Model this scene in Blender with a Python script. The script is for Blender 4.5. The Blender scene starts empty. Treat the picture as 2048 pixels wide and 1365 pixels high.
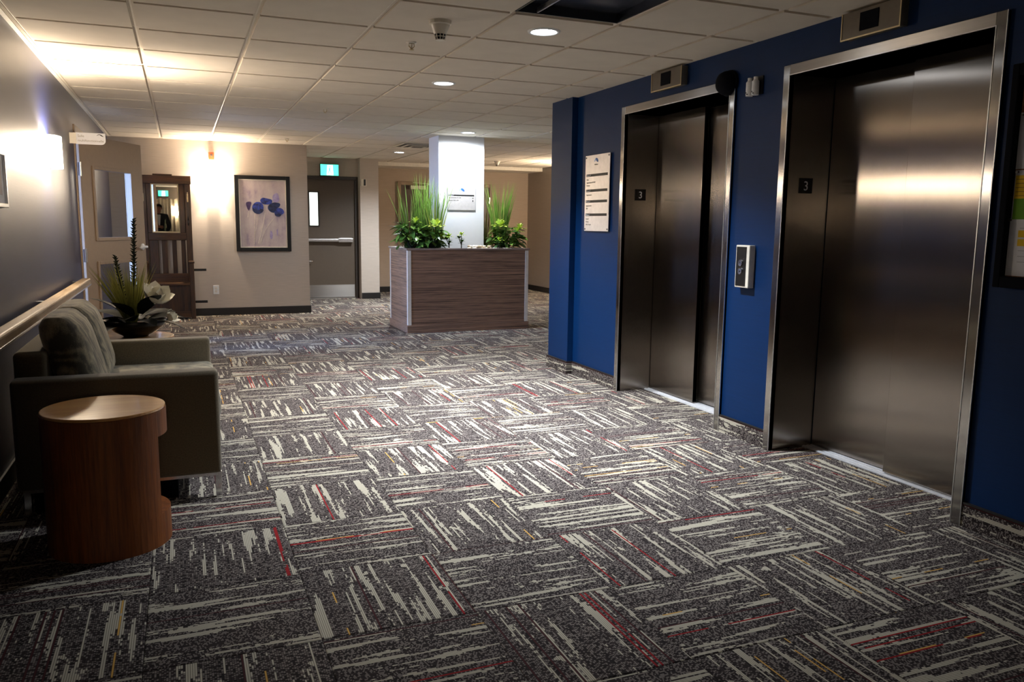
import bpy, bmesh, math, random
from mathutils import Vector, Matrix
random.seed(7)
C = bpy.context.scene.collection
SC = bpy.context.scene
PI = math.pi

# ------------------------------------------------------------------ camera, world, exposure
HC = 2.297            # ceiling height
CZ = 1.2633
_y, _p, _r = math.radians(22.2848), math.radians(8.2619), math.radians(0.66905)
F_ = Vector((math.sin(_y)*math.cos(_p), math.cos(_y)*math.cos(_p), -math.sin(_p)))
R0 = Vector((math.cos(_y), -math.sin(_y), 0)); U0 = R0.cross(F_)
R_ = math.cos(_r)*R0 + math.sin(_r)*U0
U_ = -math.sin(_r)*R0 + math.cos(_r)*U0
cd = bpy.data.cameras.new('camera'); cam = bpy.data.objects.new('camera', cd); C.objects.link(cam)
cd.sensor_fit = 'HORIZONTAL'; cd.sensor_width = 36.0; cd.lens = 28.3114
cd.clip_start = 0.05; cd.clip_end = 60
cam.matrix_world = Matrix(((R_.x, U_.x, -F_.x, 0), (R_.y, U_.y, -F_.y, 0), (R_.z, U_.z, -F_.z, CZ), (0, 0, 0, 1)))
SC.camera = cam
w = bpy.data.worlds.new('world'); SC.world = w; w.use_nodes = True
w.node_tree.nodes['Background'].inputs[0].default_value = (0.35, 0.45, 0.6, 1)
w.node_tree.nodes['Background'].inputs[1].default_value = 0.02
SC.view_settings.view_transform = 'Standard'; SC.view_settings.look = 'None'
SC.view_settings.gamma = 1.0; SC.view_settings.use_curve_mapping = False
SC.view_settings.exposure = 0.0
SC.cycles.use_denoising = True
SC.cycles.max_bounces = 8; SC.cycles.diffuse_bounces = 5; SC.cycles.glossy_bounces = 5
SC.cycles.sample_clamp_indirect = 6.0
WARM = (1.0, 0.83, 0.63); COOL = (0.86, 0.93, 1.0); DAY = (0.32, 0.52, 1.0)
P_SCONCE = 115.0; E_SHADE = 64.0; P_DOWN = 160.0; P_DAY = 300.0

def lamp(name, kind, loc, power, color, radius=.05, rot=None, **kw):
    d = bpy.data.lights.new(name, kind); d.energy = power; d.color = color
    if kind in ('POINT', 'SPOT'): d.shadow_soft_size = radius
    for k, v in kw.items(): setattr(d, k, v)
    o = bpy.data.objects.new(name, d); o.location = loc
    if rot: o.rotation_euler = rot
    C.objects.link(o); return o

# ------------------------------------------------------------------ materials
def srgb(r, g, b):
    f = lambda c: (c/255/12.92 if c/255 <= .04045 else ((c/255+.055)/1.055)**2.4)
    return (f(r), f(g), f(b), 1)
class NT:
    def __init__(s, name):
        s.m = bpy.data.materials.new(name); s.m.use_nodes = True
        s.t = s.m.node_tree; s.n = s.t.nodes; s.l = s.t.links
        s.b = s.n['Principled BSDF']
    def node(s, t, **kw):
        n = s.n.new(t)
        for k, v in kw.items(): setattr(n, k, v)
        return n
    def put(s, v, sock):
        if isinstance(v, bpy.types.NodeSocket): s.l.new(v, sock)
        else: sock.default_value = v
    def math(s, op, a, b=0.0, c=None):
        n = s.node('ShaderNodeMath', operation=op); s.put(a, n.inputs[0]); s.put(b, n.inputs[1])
        if c is not None: s.put(c, n.inputs[2])
        return n.outputs[0]
    def mix(s, f, a, b):
        n = s.node('ShaderNodeMix', data_type='RGBA'); s.put(f, n.inputs[0]); s.put(a, n.inputs[6]); s.put(b, n.inputs[7]); return n.outputs[2]
    def coord(s, which='Object'): return s.node('ShaderNodeTexCoord').outputs[which]
    def sep(s, v):
        n = s.node('ShaderNodeSeparateXYZ'); s.l.new(v, n.inputs[0]); return n.outputs
    def comb(s, x, y, z):
        n = s.node('ShaderNodeCombineXYZ'); s.put(x, n.inputs[0]); s.put(y, n.inputs[1]); s.put(z, n.inputs[2]); return n.outputs[0]
    def mapp(s, v, sc=(1, 1, 1), loc=(0, 0, 0)):
        n = s.node('ShaderNodeMapping'); s.l.new(v, n.inputs[0]); n.inputs['Scale'].default_value = sc; n.inputs['Location'].default_value = loc; return n.outputs[0]
    def noise(s, v, scale=5, detail=2, rough=.5, w=None):
        n = s.node('ShaderNodeTexNoise'); n.inputs['Scale'].default_value = scale; n.inputs['Detail'].default_value = detail; n.inputs['Roughness'].default_value = rough
        if w is not None: n.noise_dimensions = '4D'; s.put(w, n.inputs['W'])
        if v is not None: s.l.new(v, n.inputs['Vector'])
        return n.outputs[0]
    def white(s, v):
        n = s.node('ShaderNodeTexWhiteNoise'); s.l.new(v, n.inputs['Vector']); return n.outputs[0]
    def ramp(s, f, *stops):
        n = s.node('ShaderNodeValToRGB'); s.l.new(f, n.inputs[0]); e = n.color_ramp.elements
        while len(e) < len(stops): e.new(.5)
        for i, (p, c) in enumerate(stops): e[i].position = p; e[i].color = c if len(c) == 4 else (*c, 1)
        return n.outputs[0]
    def bump(s, h, strength=.3, dist=.01):
        n = s.node('ShaderNodeBump'); n.inputs['Strength'].default_value = strength; n.inputs['Distance'].default_value = dist
        s.l.new(h, n.inputs['Height']); s.l.new(n.outputs[0], s.b.inputs['Normal'])
    def set(s, **kw):
        names = dict(color='Base Color', rough='Roughness', metal='Metallic', spec='Specular IOR Level', aniso='Anisotropic', tan='Tangent', coat='Coat Weight', coatr='Coat Roughness',
                     emis='Emission Color', estr='Emission Strength', trans='Transmission Weight', ior='IOR', sheen='Sheen Weight', alpha='Alpha', sss='Subsurface Weight')
        for k, v in kw.items(): s.put(v, s.b.inputs[names[k]])
        return s.m
def plain(name, col, rough=.5, metal=0., spec=.5, var=.06, scale=30, **kw):
    t = NT(name); n = t.noise(t.coord(), scale, 2)
    c0 = tuple(max(0, x*(1-var)) for x in col[:3])+(1,); c1 = tuple(min(1, x*(1+var)) for x in col[:3])+(1,)
    return t.set(color=t.ramp(n, (.3, c0), (.7, c1)), rough=rough, metal=metal, spec=spec, **kw)
def emit(name, col, strength):
    t = NT(name); return t.set(color=(.8, .8, .8, 1), emis=(*col[:3], 1), estr=strength, rough=.5)
def weave(name, col, rough=.6, spec=.35, ax='Z', freq=260., amt=.10):
    t = NT(name); x, y, z = t.sep(t.coord('Object'))
    k = z if ax == 'Z' else x
    line = t.noise(t.comb(t.math('MULTIPLY', x, 6), t.math('MULTIPLY', y, 6), t.math('MULTIPLY', z, freq)), 1.0, 2)
    fine = t.noise(t.coord(), 240, 2)
    s = t.math('ADD', t.math('MULTIPLY', line, .75), t.math('MULTIPLY', fine, .25))
    c0 = tuple(v*(1-amt) for v in col[:3])+(1,); c1 = tuple(v*(1+amt) for v in col[:3])+(1,)
    t.bump(s, .12, .003)
    return t.set(color=t.ramp(s, (.35, c0), (.65, c1)), rough=rough, spec=spec)
def wood(name, dark, light, axis='Z', rough=.4, scale=1., coat=0.):
    t = NT(name); sc = {'Z': (26, 26, 1.6), 'X': (1.6, 26, 26), 'Y': (26, 1.6, 26)}[axis]
    if 'laminate' in name: sc = {'X': (.45, 22, 34), 'Y': (22, .45, 34)}[axis]
    v = t.mapp(t.coord(), tuple(s*scale for s in sc))
    n1 = t.noise(v, 1.0, 4, .6); n2 = t.noise(t.mapp(v, (5, 5, 5)), 1.0, 3, .6)
    f = t.math('ADD', t.math('MULTIPLY', n1, .6), t.math('MULTIPLY', n2, .4))
    t.bump(f, .06, .002)
    return t.set(color=t.ramp(f, (.36, dark), (.62, light)), rough=rough, coat=coat, coatr=.12)
def steel(name, col, rough=.3, tan=(0, 0, 1), aniso=.85, var=.05):
    t = NT(name); v = t.mapp(t.coord(), (300, 300, 3) if not tan[2] else (3, 3, 300)); n = t.noise(v, 1, 2)
    r = t.math('ADD', t.math('MULTIPLY', n, .03), rough-.015)
    c0 = tuple(x*(1-var) for x in col[:3])+(1,); c1 = tuple(x*(1+var) for x in col[:3])+(1,)
    return t.set(color=t.ramp(n, (.3, c0), (.7, c1)), metal=1., rough=r, aniso=aniso, tan=t.comb(*tan))
def carpet(name, tile=True):
    """loop-pile carpet tile: rows of yarn along local X, random streaks, red and mustard lines"""
    t = NT(name); x, y, z = t.sep(t.coord())
    if tile:
        rnd = t.node('ShaderNodeObjectInfo').outputs['Random']; seed = t.math('MULTIPLY', rnd, 97.0); v = y; u = x
    else:
        seed = 3.3; u = y; v = z
    row = t.math('FLOOR', t.math('MULTIPLY', v, 160.0)); fr = t.math('FRACT', t.math('MULTIPLY', v, 160.0))
    # rows of yarn are separated by a darker gap
    gap = t.math('GREATER_THAN', t.math('ABSOLUTE', t.math('SUBTRACT', fr, .5)), .34)
    speck = t.white(t.comb(t.math('FLOOR', t.math('ADD', t.math('MULTIPLY', u, 230.), t.math('MULTIPLY', row, 7.31))), row, seed))
    n_st = t.noise(t.comb(t.math('MULTIPLY', u, 2.6), t.math('MULTIPLY', row, .30), 0.), 1.0, 1, .5, w=seed)
    n_bl = t.noise(t.comb(t.math('MULTIPLY', u, 13.), t.math('MULTIPLY', v, 16.), 4.), 1.0, 1, .5, w=seed)
    rag = t.math('MULTIPLY', t.math('SUBTRACT', t.white(t.comb(t.math('FLOOR', t.math('MULTIPLY', u, 70.)), row, t.math('ADD', seed, 3.))), .5), .07)
    st = t.math('GREATER_THAN', t.math('ADD', n_st, rag), .578)
    bl = t.math('GREATER_THAN', t.math('ADD', n_bl, rag), .725)
    cream = t.math('MAXIMUM', st, bl)
    dots = t.math('GREATER_THAN', speck, .60)
    base = t.mix(t.white(t.comb(row, seed, 1.)), srgb(34, 28, 28), srgb(58, 49, 48))
    c = t.mix(dots, base, srgb(122, 113, 108))
    c = t.mix(cream, c, srgb(186, 178, 160))
    # colour lines: each row may be a red or mustard row over part of its length
    rr = t.white(t.comb(row, seed, 9.)); seg = t.noise(t.comb(t.math('MULTIPLY', u, 5.), row, 2.), 1.0, 1, .5, w=seed)
    inr = t.math('LESS_THAN', t.math('ABSOLUTE', v), .22)
    red = t.math('MULTIPLY', t.math('MULTIPLY', inr, t.math('GREATER_THAN', rr, .987)), t.math('GREATER_THAN', seg, .43))
    mus = t.math('MULTIPLY', t.math('LESS_THAN', rr, .014), t.math('GREATER_THAN', seg, .52))
    mar = t.math('MULTIPLY', t.math('GREATER_THAN', rr, .968), t.math('LESS_THAN', rr, .985))
    c = t.mix(mar, c, srgb(70, 34, 36)); c = t.mix(red, c, srgb(136, 26, 30)); c = t.mix(mus, c, srgb(205, 160, 84))
    g = t.math('MULTIPLY', gap, t.math('SUBTRACT', 1.0, red))
    c = t.mix(t.math('MULTIPLY', g, .62), c, srgb(28, 23, 25))
    t.bump(t.math('SUBTRACT', 1.0, gap), .25, .003)
    return t.set(color=c, rough=.95, spec=.15)

M = {}
M['carpet'] = carpet('carpet_tile'); M['carpet_strip'] = carpet('carpet_strip', False)
M['carpet_plain'] = plain('carpet_plain', srgb(98, 90, 88), .95, var=.3, scale=90)
M['ceil'] = weave('ceiling_board', srgb(216, 206, 192), .9, .1, freq=40, amt=.03)
M['grid'] = plain('grid_white', srgb(232, 224, 210), .4)
M['plenum'] = plain('plenum', srgb(40, 38, 36), .9)
M['blue'] = weave('blue_wallcover', (0.0008, 0.020, 0.084, 1), .48, .16, freq=200, amt=.06)
M['navy'] = weave('navy_wallcover', (0.004, 0.009, 0.050, 1), .40, .42, freq=200, amt=.06)
_n = M['navy'].node_tree; _c = _n.nodes.new('ShaderNodeCombineXYZ'); _c.inputs[2].default_value = 1.0
_n.links.new(_c.outputs[0], _n.nodes['Principled BSDF'].inputs['Tangent']); _n.nodes['Principled BSDF'].inputs['Anisotropic'].default_value = .35
M['beige'] = weave('beige_wallcover', srgb(182, 171, 160), .7, .3, freq=220, amt=.07)
M['beige2'] = weave('tan_wallcover', srgb(168, 150, 132), .7, .3, freq=220, amt=.06)
M['darkwall'] = weave('brown_wallcover', srgb(152, 140, 128), .42, .5, freq=220, amt=.06)
M['white'] = plain('white_paint', srgb(226, 226, 226), .6)
M['colpaint'] = plain('column_paint', srgb(206, 206, 208), .6, var=.01)
M['offwhite'] = plain('off_white_plastic', srgb(222, 214, 200), .4)
M['rubber'] = plain('black_rubber', srgb(24, 21, 21), .5)
M['matte'] = plain('matte_dark_navy', srgb(9, 11, 18), .85, spec=.1)
M['black'] = plain('black_plastic', srgb(12, 12, 13), .35)
M['steelV'] = steel('brushed_steel_door', (.31, .275, .245), .225, (0, 1, 0), 1., .015)
M['steelR'] = steel('brushed_steel_reveal', (.31, .275, .245), .225, (1, 0, 0), 1., .015)
M['steelF'] = steel('brushed_steel_frame', (.46, .44, .415), .20, (0, 1, 0), 1., .015)
M['steelH'] = steel('brushed_steel_header', (.42, .40, .375), .30, (0, 0, 1))
M['chrome'] = plain('chrome', (.75, .75, .76, 1), .18, 1.)
M['alu'] = plain('aluminium', (.72, .72, .73, 1), .32, 1.)
M['sill'] = plain('pale_sill_metal', (.62, .62, .64, 1), .4, .25)
M['brass'] = plain('dull_brass', (.62, .50, .30, 1), .35, 1.)
M['bronze'] = plain('dark_bronze', (.16, .14, .115, 1), .38, .8)
M['signplate'] = plain('silver_sign_plate', (.78, .74, .72, 1), .38, .55)
M['doorpaint'] = plain('taupe_door_paint', srgb(140, 118, 96), .5, var=.03)
M['exitdoor'] = plain('brown_door_paint', srgb(88, 76, 64), .45, var=.03)
M['framedark'] = plain('dark_door_frame', srgb(50, 44, 40), .4)
def glass():
    t = NT('clear_glass'); tr = t.node('ShaderNodeBsdfTransparent'); gl = t.node('ShaderNodeBsdfGlossy'); mx = t.node('ShaderNodeMixShader')
    tr.inputs[0].default_value = (.93, .96, .98, 1); gl.inputs['Roughness'].default_value = .03; lw = t.node('ShaderNodeLayerWeight'); lw.inputs[0].default_value = .12
    t.l.new(t.math('MULTIPLY', lw.outputs[1], .5), mx.inputs[0]); t.l.new(tr.outputs[0], mx.inputs[1]); t.l.new(gl.outputs[0], mx.inputs[2]); t.l.new(mx.outputs[0], t.n['Material Output'].inputs[0]); return t.m
M['glass'] = glass()
M['mirror'] = NT('mirror_glass').set(color=(.9, .9, .88, 1), metal=1., rough=.01)
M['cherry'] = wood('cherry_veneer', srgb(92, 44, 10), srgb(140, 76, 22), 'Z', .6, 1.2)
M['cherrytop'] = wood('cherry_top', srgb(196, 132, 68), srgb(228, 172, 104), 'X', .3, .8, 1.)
M['oldwood'] = wood('dark_oak', srgb(32, 19, 6), srgb(84, 52, 20), 'Z', .45, 1., .1)
M['oldwoodX'] = wood('dark_oak_rail', srgb(34, 20, 6), srgb(92, 57, 22), 'X', .45, 1., .1)
M['laminate'] = wood('striped_brown_laminate', srgb(42, 27, 21), srgb(168, 132, 108), 'X', .45, 2.6)
M['lamtop'] = wood('brown_laminate_cap', srgb(88, 72, 64), srgb(150, 130, 118), 'X', .4, 2.6)
M['railwood'] = wood('handrail_wood', srgb(140, 118, 92), srgb(176, 154, 124), 'Y', .5, 1., 0.)
M['soil'] = plain('soil', srgb(40, 30, 24), .95, var=.5, scale=60)
M['pebble'] = plain('pebble', srgb(222, 214, 200), .6, var=.12, scale=20)
M['pebble2'] = plain('tan_pebble', srgb(190, 170, 145), .6, var=.12, scale=20)
M['orange'] = plain('orange_red_plastic', srgb(226, 84, 46), .4)
M['fabric'] = plain('taupe_upholstery', srgb(98, 86, 64), .85, var=.18, scale=160, sheen=.3)
def ikat():
    t = NT('diamond_ikat_fabric'); v = t.mapp(t.coord(), (16, 16, 7))
    n = t.noise(v, 1.0, 3, .6); wv = t.node('ShaderNodeTexWave'); wv.bands_direction = 'DIAGONAL'; t.l.new(t.mapp(t.coord(), (1.2, 4.4, 2.6)), wv.inputs['Vector'])
    wv.inputs['Scale'].default_value = 2.0; wv.inputs['Distortion'].default_value = 14; wv.inputs['Detail'].default_value = 2
    f = t.math('ADD', t.math('MULTIPLY', n, .85), t.math('MULTIPLY', wv.outputs[1], .15))
    fine = t.noise(t.coord(), 220, 2); f = t.math('ADD', f, t.math('MULTIPLY', t.math('SUBTRACT', fine, .5), .25))
    return t.set(color=t.ramp(f, (.38, srgb(70, 66, 54)), (.62, srgb(158, 148, 120))), rough=.85, sheen=.3)
M['ikat'] = ikat()
def leafmat(name, c0, c1, rough=.4):
    t = NT(name); r = t.node('ShaderNodeObjectInfo').outputs['Random']; n = t.noise(t.coord(), 30, 2)
    f = t.math('ADD', t.math('MULTIPLY', r, .6), t.math('MULTIPLY', n, .4))
    return t.set(color=t.ramp(f, (.2, c0), (.8, c1)), rough=rough)
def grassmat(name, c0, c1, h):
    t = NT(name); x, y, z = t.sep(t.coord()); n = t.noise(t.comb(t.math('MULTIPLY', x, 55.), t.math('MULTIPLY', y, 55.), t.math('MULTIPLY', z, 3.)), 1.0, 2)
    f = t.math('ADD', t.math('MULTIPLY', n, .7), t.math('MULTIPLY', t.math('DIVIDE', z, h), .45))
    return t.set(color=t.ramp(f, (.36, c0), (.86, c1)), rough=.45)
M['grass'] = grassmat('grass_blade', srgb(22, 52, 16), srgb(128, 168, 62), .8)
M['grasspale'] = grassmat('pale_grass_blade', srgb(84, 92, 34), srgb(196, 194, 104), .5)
M['leaf'] = leafmat('shrub_leaf', srgb(36, 70, 22), srgb(120, 158, 62))
M['lime'] = leafmat('lime_leaf', srgb(150, 178, 50), srgb(206, 220, 104))
M['darkleaf'] = leafmat('magnolia_leaf', srgb(6, 8, 7), srgb(20, 24, 17), .5)
M['darkleaf'].node_tree.nodes['Principled BSDF'].inputs['Specular IOR Level'].default_value = .12
M['stalk'] = leafmat('dark_stalk', srgb(20, 26, 14), srgb(44, 50, 26), .6)
M['petal'] = plain('cream_petal', srgb(236, 232, 216), .5, var=.04, scale=12)
M['bowl'] = plain('black_ceramic', srgb(7, 6, 6), .28, spec=.25)
M['troffer'] = plain('unlit_reflector', srgb(70, 74, 84), .25, .6)
M['paper'] = plain('white_paper', srgb(232, 232, 238), .8, var=.02)
M['yellow'] = plain('yellow_print', srgb(238, 196, 40), .8)
M['green'] = plain('green_print', srgb(110, 160, 40), .8)
M['ink'] = plain('grey_print', srgb(150, 150, 158), .8)
M['cork'] = plain('cork', srgb(150, 100, 62), .9, var=.3, scale=80)
M['blackink'] = plain('black_print', srgb(8, 8, 8), .5)
M['greyink'] = plain('light_grey_print', srgb(150, 142, 132), .6)
M['logoblue'] = plain('blue_print', srgb(40, 92, 160), .5); M['logolight'] = plain('light_blue_print', srgb(130, 170, 220), .5)
M['suit'] = plain('dark_suit_cloth', srgb(26, 26, 30), .8); M['shirt'] = plain('white_shirt', srgb(225, 222, 215), .8)
M['skin'] = plain('skin', srgb(170, 118, 92), .5, var=.05); M['hair'] = plain('black_hair', srgb(16, 13, 12), .5)
M['shoe'] = plain('black_leather', srgb(14, 12, 12), .3)
M['exitglow'] = emit('exit_green', (0.0, .72, .42), 2.2); M['exitwhite'] = emit('exit_white', (.85, 1, .95), 2.6)
M['downglow'] = emit('downlight_lens', COOL, 60.); M['bulb'] = emit('bulb_glass', (1.0, .88, .70), 60.)
def shade():
    t = NT('frosted_sconce_glass'); t.set(color=(.9, .9, .9, 1), emis=(1., .87, .70, 1), estr=E_SHADE, rough=.4)
    tr = t.node('ShaderNodeBsdfTransparent'); mx = t.node('ShaderNodeMixShader'); mx.inputs[0].default_value = .5; tr.inputs[0].default_value = (1, .97, .92, 1)
    t.l.new(tr.outputs[0], mx.inputs[1]); t.l.new(t.b.outputs[0], mx.inputs[2]); t.l.new(mx.outputs[0], t.n['Material Output'].inputs[0]); return t.m
M['shade'] = shade()
M['winglow'] = emit('daylit_pane', (.88, 1.0, .90), 3.2); M['daywin'] = emit('daylight_window', DAY, 3.0)
M['curtain'] = weave('cream_curtain', srgb(225, 214, 190), .8, .2)
M['dayroom'] = plain('pale_blue_room_paint', srgb(150, 168, 196), .7)

# ------------------------------------------------------------------ mesh builder
class MB:
    def __init__(s): s.v = []; s.f = []
    def add(s, vs, fs): o = len(s.v); s.v += [Vector(p) for p in vs]; s.f += [tuple(i+o for i in f) for f in fs]; return s
    def box(s, x0, x1, y0, y1, z0, z1):
        v = [(x0, y0, z0), (x1, y0, z0), (x1, y1, z0), (x0, y1, z0), (x0, y0, z1), (x1, y0, z1), (x1, y1, z1), (x0, y1, z1)]
        return s.add(v, [(0, 3, 2, 1), (4, 5, 6, 7), (0, 1, 5, 4), (1, 2, 6, 5), (2, 3, 7, 6), (3, 0, 4, 7)])
    def cbox(s, c, d): return s.box(c[0]-d[0]/2, c[0]+d[0]/2, c[1]-d[1]/2, c[1]+d[1]/2, c[2]-d[2]/2, c[2]+d[2]/2)
    def lathe(s, prof, c=(0, 0, 0), n=32, close=False, ang=(0, 2*PI), axis='Z'):
        full = abs(ang[1]-ang[0]-2*PI) < 1e-6; m = n if full else n+1; vs = []
        for r, z in prof:
            for i in range(m):
                a = ang[0]+(ang[1]-ang[0])*i/n; p = (r*math.cos(a), r*math.sin(a), z)
                if axis == 'X': p = (z, p[0], p[1])
                elif axis == 'Y': p = (p[0], z, p[1])
                vs.append((p[0]+c[0], p[1]+c[1], p[2]+c[2]))
        fs = []
        for j in range(len(prof)-1):
            for i in range(n):
                k = (i+1) % m; fs.append((j*m+i, j*m+k, (j+1)*m+k, (j+1)*m+i))
        return s.add(vs, fs)
    def prism(s, poly, z0, z1, fn=None):
        n = len(poly); vs = [(p[0], p[1], z0) for p in poly]+[(p[0], p[1], z1) for p in poly]
        if fn: vs = [fn(p) for p in vs]
        return s.add(vs, [tuple(range(n-1, -1, -1)), tuple(range(n, 2*n))]+[(i, (i+1) % n, n+(i+1) % n, n+i) for i in range(n)])
    def tube(s, pts, r, n=8, cap=True):
        pts = [Vector(p) for p in pts]; rs = r if isinstance(r, (list, tuple)) else [r]*len(pts); vs = []
        for i, p in enumerate(pts):
            d = (pts[min(i+1, len(pts)-1)]-pts[max(i-1, 0)]).normalized()
            a = d.cross(Vector((0, 0, 1))); a = a.normalized() if a.length > .01 else Vector((1, 0, 0)); b = d.cross(a)
            for k in range(n): t = 2*PI*k/n; vs.append(p+rs[i]*(math.cos(t)*a+math.sin(t)*b))
        fs = [(i*n+k, i*n+(k+1) % n, (i+1)*n+(k+1) % n, (i+1)*n+k) for i in range(len(pts)-1) for k in range(n)]
        if cap: fs += [tuple(range(n-1, -1, -1)), tuple((len(pts)-1)*n+k for k in range(n))]
        return s.add(vs, fs)
    def ball(s, c, r, n=12, m=8):
        r = r if isinstance(r, (tuple, list)) else (r, r, r); vs = [(c[0], c[1], c[2]-r[2])]
        for j in range(1, m):
            p = PI*j/m
            for i in range(n): a = 2*PI*i/n; vs.append((c[0]+r[0]*math.sin(p)*math.cos(a), c[1]+r[1]*math.sin(p)*math.sin(a), c[2]-r[2]*math.cos(p)))
        vs.append((c[0], c[1], c[2]+r[2])); fs = [(0, 1+(i+1) % n, 1+i) for i in range(n)]
        for j in range(m-2):
            for i in range(n): a = 1+j*n; fs.append((a+i, a+(i+1) % n, a+n+(i+1) % n, a+n+i))
        a = 1+(m-2)*n; fs += [(a+i, a+(i+1) % n, len(vs)-1) for i in range(n)]
        return s.add(vs, fs)
    def blade(s, base, dirv, length, width, bend=(0, 0, 0), segs=4, up=None, prof=None):
        base = Vector(base); d = Vector(dirv).normalized(); bend = Vector(bend)
        side = d.cross(Vector(up) if up else Vector((0, -1, .2))); side = side.normalized() if side.length > .05 else Vector((1, 0, 0)); vs = []
        for i in range(segs+1):
            t = i/segs; p = base+d*length*t+bend*length*t*t
            wd = width*(prof(t) if prof else (1-t)**.7 if t > .3 else 1)/2
            vs += [p-side*wd, p+side*wd]
        return s.add(vs, [(2*i, 2*i+1, 2*i+3, 2*i+2) for i in range(segs)])
    def xf(s, mat): s.v = [mat @ p for p in s.v]; return s
    def mesh(s, name):
        me = bpy.data.meshes.new(name); me.from_pydata([tuple(p) for p in s.v], [], s.f); me.update()
        bm = bmesh.new(); bm.from_mesh(me); bmesh.ops.recalc_face_normals(bm, faces=bm.faces[:]); bm.to_mesh(me); bm.free(); return me
ORG = {}
def thing(name, label, cat, loc=(0, 0, 0), rz=0., group=None):
    o = bpy.data.objects.new(name, None); C.objects.link(o); o.location = loc; o.rotation_euler[2] = rz
    o.empty_display_size = .1; ORG[o] = Vector(loc)
    o['label'] = label; o['category'] = cat
    if group: o['group'] = group
    return o
def obj(name, mb, mat, parent=None, world=True, bevel=0., smooth=False, segs=2, label=None, kind=None, sub=0, origin=None):
    off = Vector((0, 0, 0))
    if world:
        off = ORG.get(parent, Vector((0, 0, 0))) if parent else (Vector(origin) if origin else Vector((0, 0, 0)))
        mb.v = [p-off for p in mb.v]
    me = mb.mesh(name); o = bpy.data.objects.new(name, me); C.objects.link(o)
    if parent: o.parent = parent; ORG[o] = ORG.get(parent, Vector((0, 0, 0)))
    else: o.location = off; ORG[o] = off
    me.materials.append(M[mat] if isinstance(mat, str) else mat)
    if bevel:
        b = o.modifiers.new('bevel', 'BEVEL'); b.width = bevel; b.segments = segs; b.limit_method = 'ANGLE'; b.angle_limit = math.radians(40)
    if sub:
        q = o.modifiers.new('sub', 'SUBSURF'); q.levels = sub; q.render_levels = sub
    if smooth: me.shade_smooth() if hasattr(me, 'shade_smooth') else None
    if label: o['label'] = label
    if kind: o['kind'] = kind
    return o
def tag(o, label, cat, group=None):
    o['label'] = label; o['category'] = cat
    if group: o['group'] = group
    return o
def struct(name, mb, mat, **kw):
    o = obj(name, mb, mat, **kw)
    if not kw.get('parent'): o['kind'] = 'structure'
    return o
def text(name, body, size, at, xdir, mat, parent, ydir=(0, 0, 1), align='LEFT', depth=.0006, label=None):
    cu = bpy.data.curves.new(name, 'FONT'); cu.body = body; cu.size = size; cu.extrude = depth; cu.align_x = align; cu.resolution_u = 3
    t = bpy.data.objects.new('tmp', cu); C.objects.link(t); dg = bpy.context.evaluated_depsgraph_get()
    me = bpy.data.meshes.new_from_object(t.evaluated_get(dg)); bpy.data.objects.remove(t)
    X = Vector(xdir); Y = Vector(ydir); Z = X.cross(Y); off = ORG.get(parent, Vector((0, 0, 0)))
    m = Matrix(((X.x, Y.x, Z.x, at[0]-off.x), (X.y, Y.y, Z.y, at[1]-off.y), (X.z, Y.z, Z.z, at[2]-off.z), (0, 0, 0, 1)))
    me.transform(m); me.name = name; me.materials.clear(); me.materials.append(M[mat])
    o = bpy.data.objects.new(name, me); C.objects.link(o); o.parent = parent
    if label: o['label'] = label
    return o

# ------------------------------------------------------------------ big dimensions
XL = -0.805; XR = 3.065; YP = 11.5; YX = 13.55; YF = 14.6; XF = 6.28; YB = -5.2; YRE = 6.49
def proj(p):
    d = Vector(p)-Vector((0, 0, CZ)); z = d.dot(F_)
    if z < .05: return None
    return (1024+1610.6*d.dot(R_)/z, 682.5-1610.6*d.dot(U_)/z)
def seen(pts, m=0):
    for p in pts:
        q = proj(p)
        if q and -m <= q[0] <= 2048+m and -m <= q[1] <= 1365+m: return True
    return False

# ------------------------------------------------------------------ floor
fl = struct('floor', MB().box(XL-3.5, XF+.2, YB, YF+.2, -.12, -.007), 'carpet_plain')
TS = .5; FX, FY = .3464, 2.8469
tb = MB(); h = TS/2-.0006; c = .003
tb.add([(-h, -h, -.007), (h, -h, -.007), (h, h, -.007), (-h, h, -.007), (-h, -h, -c*.6), (h, -h, -c*.6), (h, h, -c*.6), (-h, h, -c*.6),
        (-h+c, -h+c, 0), (h-c, -h+c, 0), (h-c, h-c, 0), (-h+c, h-c, 0)],
       [(8, 9, 10, 11)]+[(i, (i+1) % 4, 4+(i+1) % 4, 4+i) for i in range(4)]+[(4+i, 4+(i+1) % 4, 8+(i+1) % 4, 8+i) for i in range(4)])
tile_me = tb.mesh('carpet_tile'); tile_me.materials.append(M['carpet'])
nt = 0
for j in range(-4, 25):
    for i in range(-4, 13):
        x0, y0 = FX+i*TS, FY+j*TS; x1, y1 = x0+TS, y0+TS
        if x1 < XL or y1 < 1.6 or y0 > YF or x0 > XF: continue
        if x0 > XR+.3 and y1 < YRE: continue
        if y0 > YP and x1 < 1.64: continue
        if y0 > YX+.1 and x1 < 2.75: continue
        if not seen([(x0, y0, 0), (x1, y0, 0), (x0, y1, 0), (x1, y1, 0), ((x0+x1)/2, (y0+y1)/2, 0)], 30): continue
        # hidden behind the blue lift wall
        q = [proj(p) for p in ((x0, y0, 0), (x1, y0, 0), (x0, y1, 0), (x1, y1, 0))]
        if y0 > YRE and min(a[0] for a in q) > 1112: continue
        o = bpy.data.objects.new('carpet_tile', tile_me); C.objects.link(o); o.parent = fl
        o.location = ((x0+x1)/2, (y0+y1)/2, 0)
        o.rotation_euler[2] = (PI/2 if (i+j) % 2 == 1 else 0) + (PI if random.random() < .5 else 0)
        nt += 1
print('carpet tiles', nt)

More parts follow.
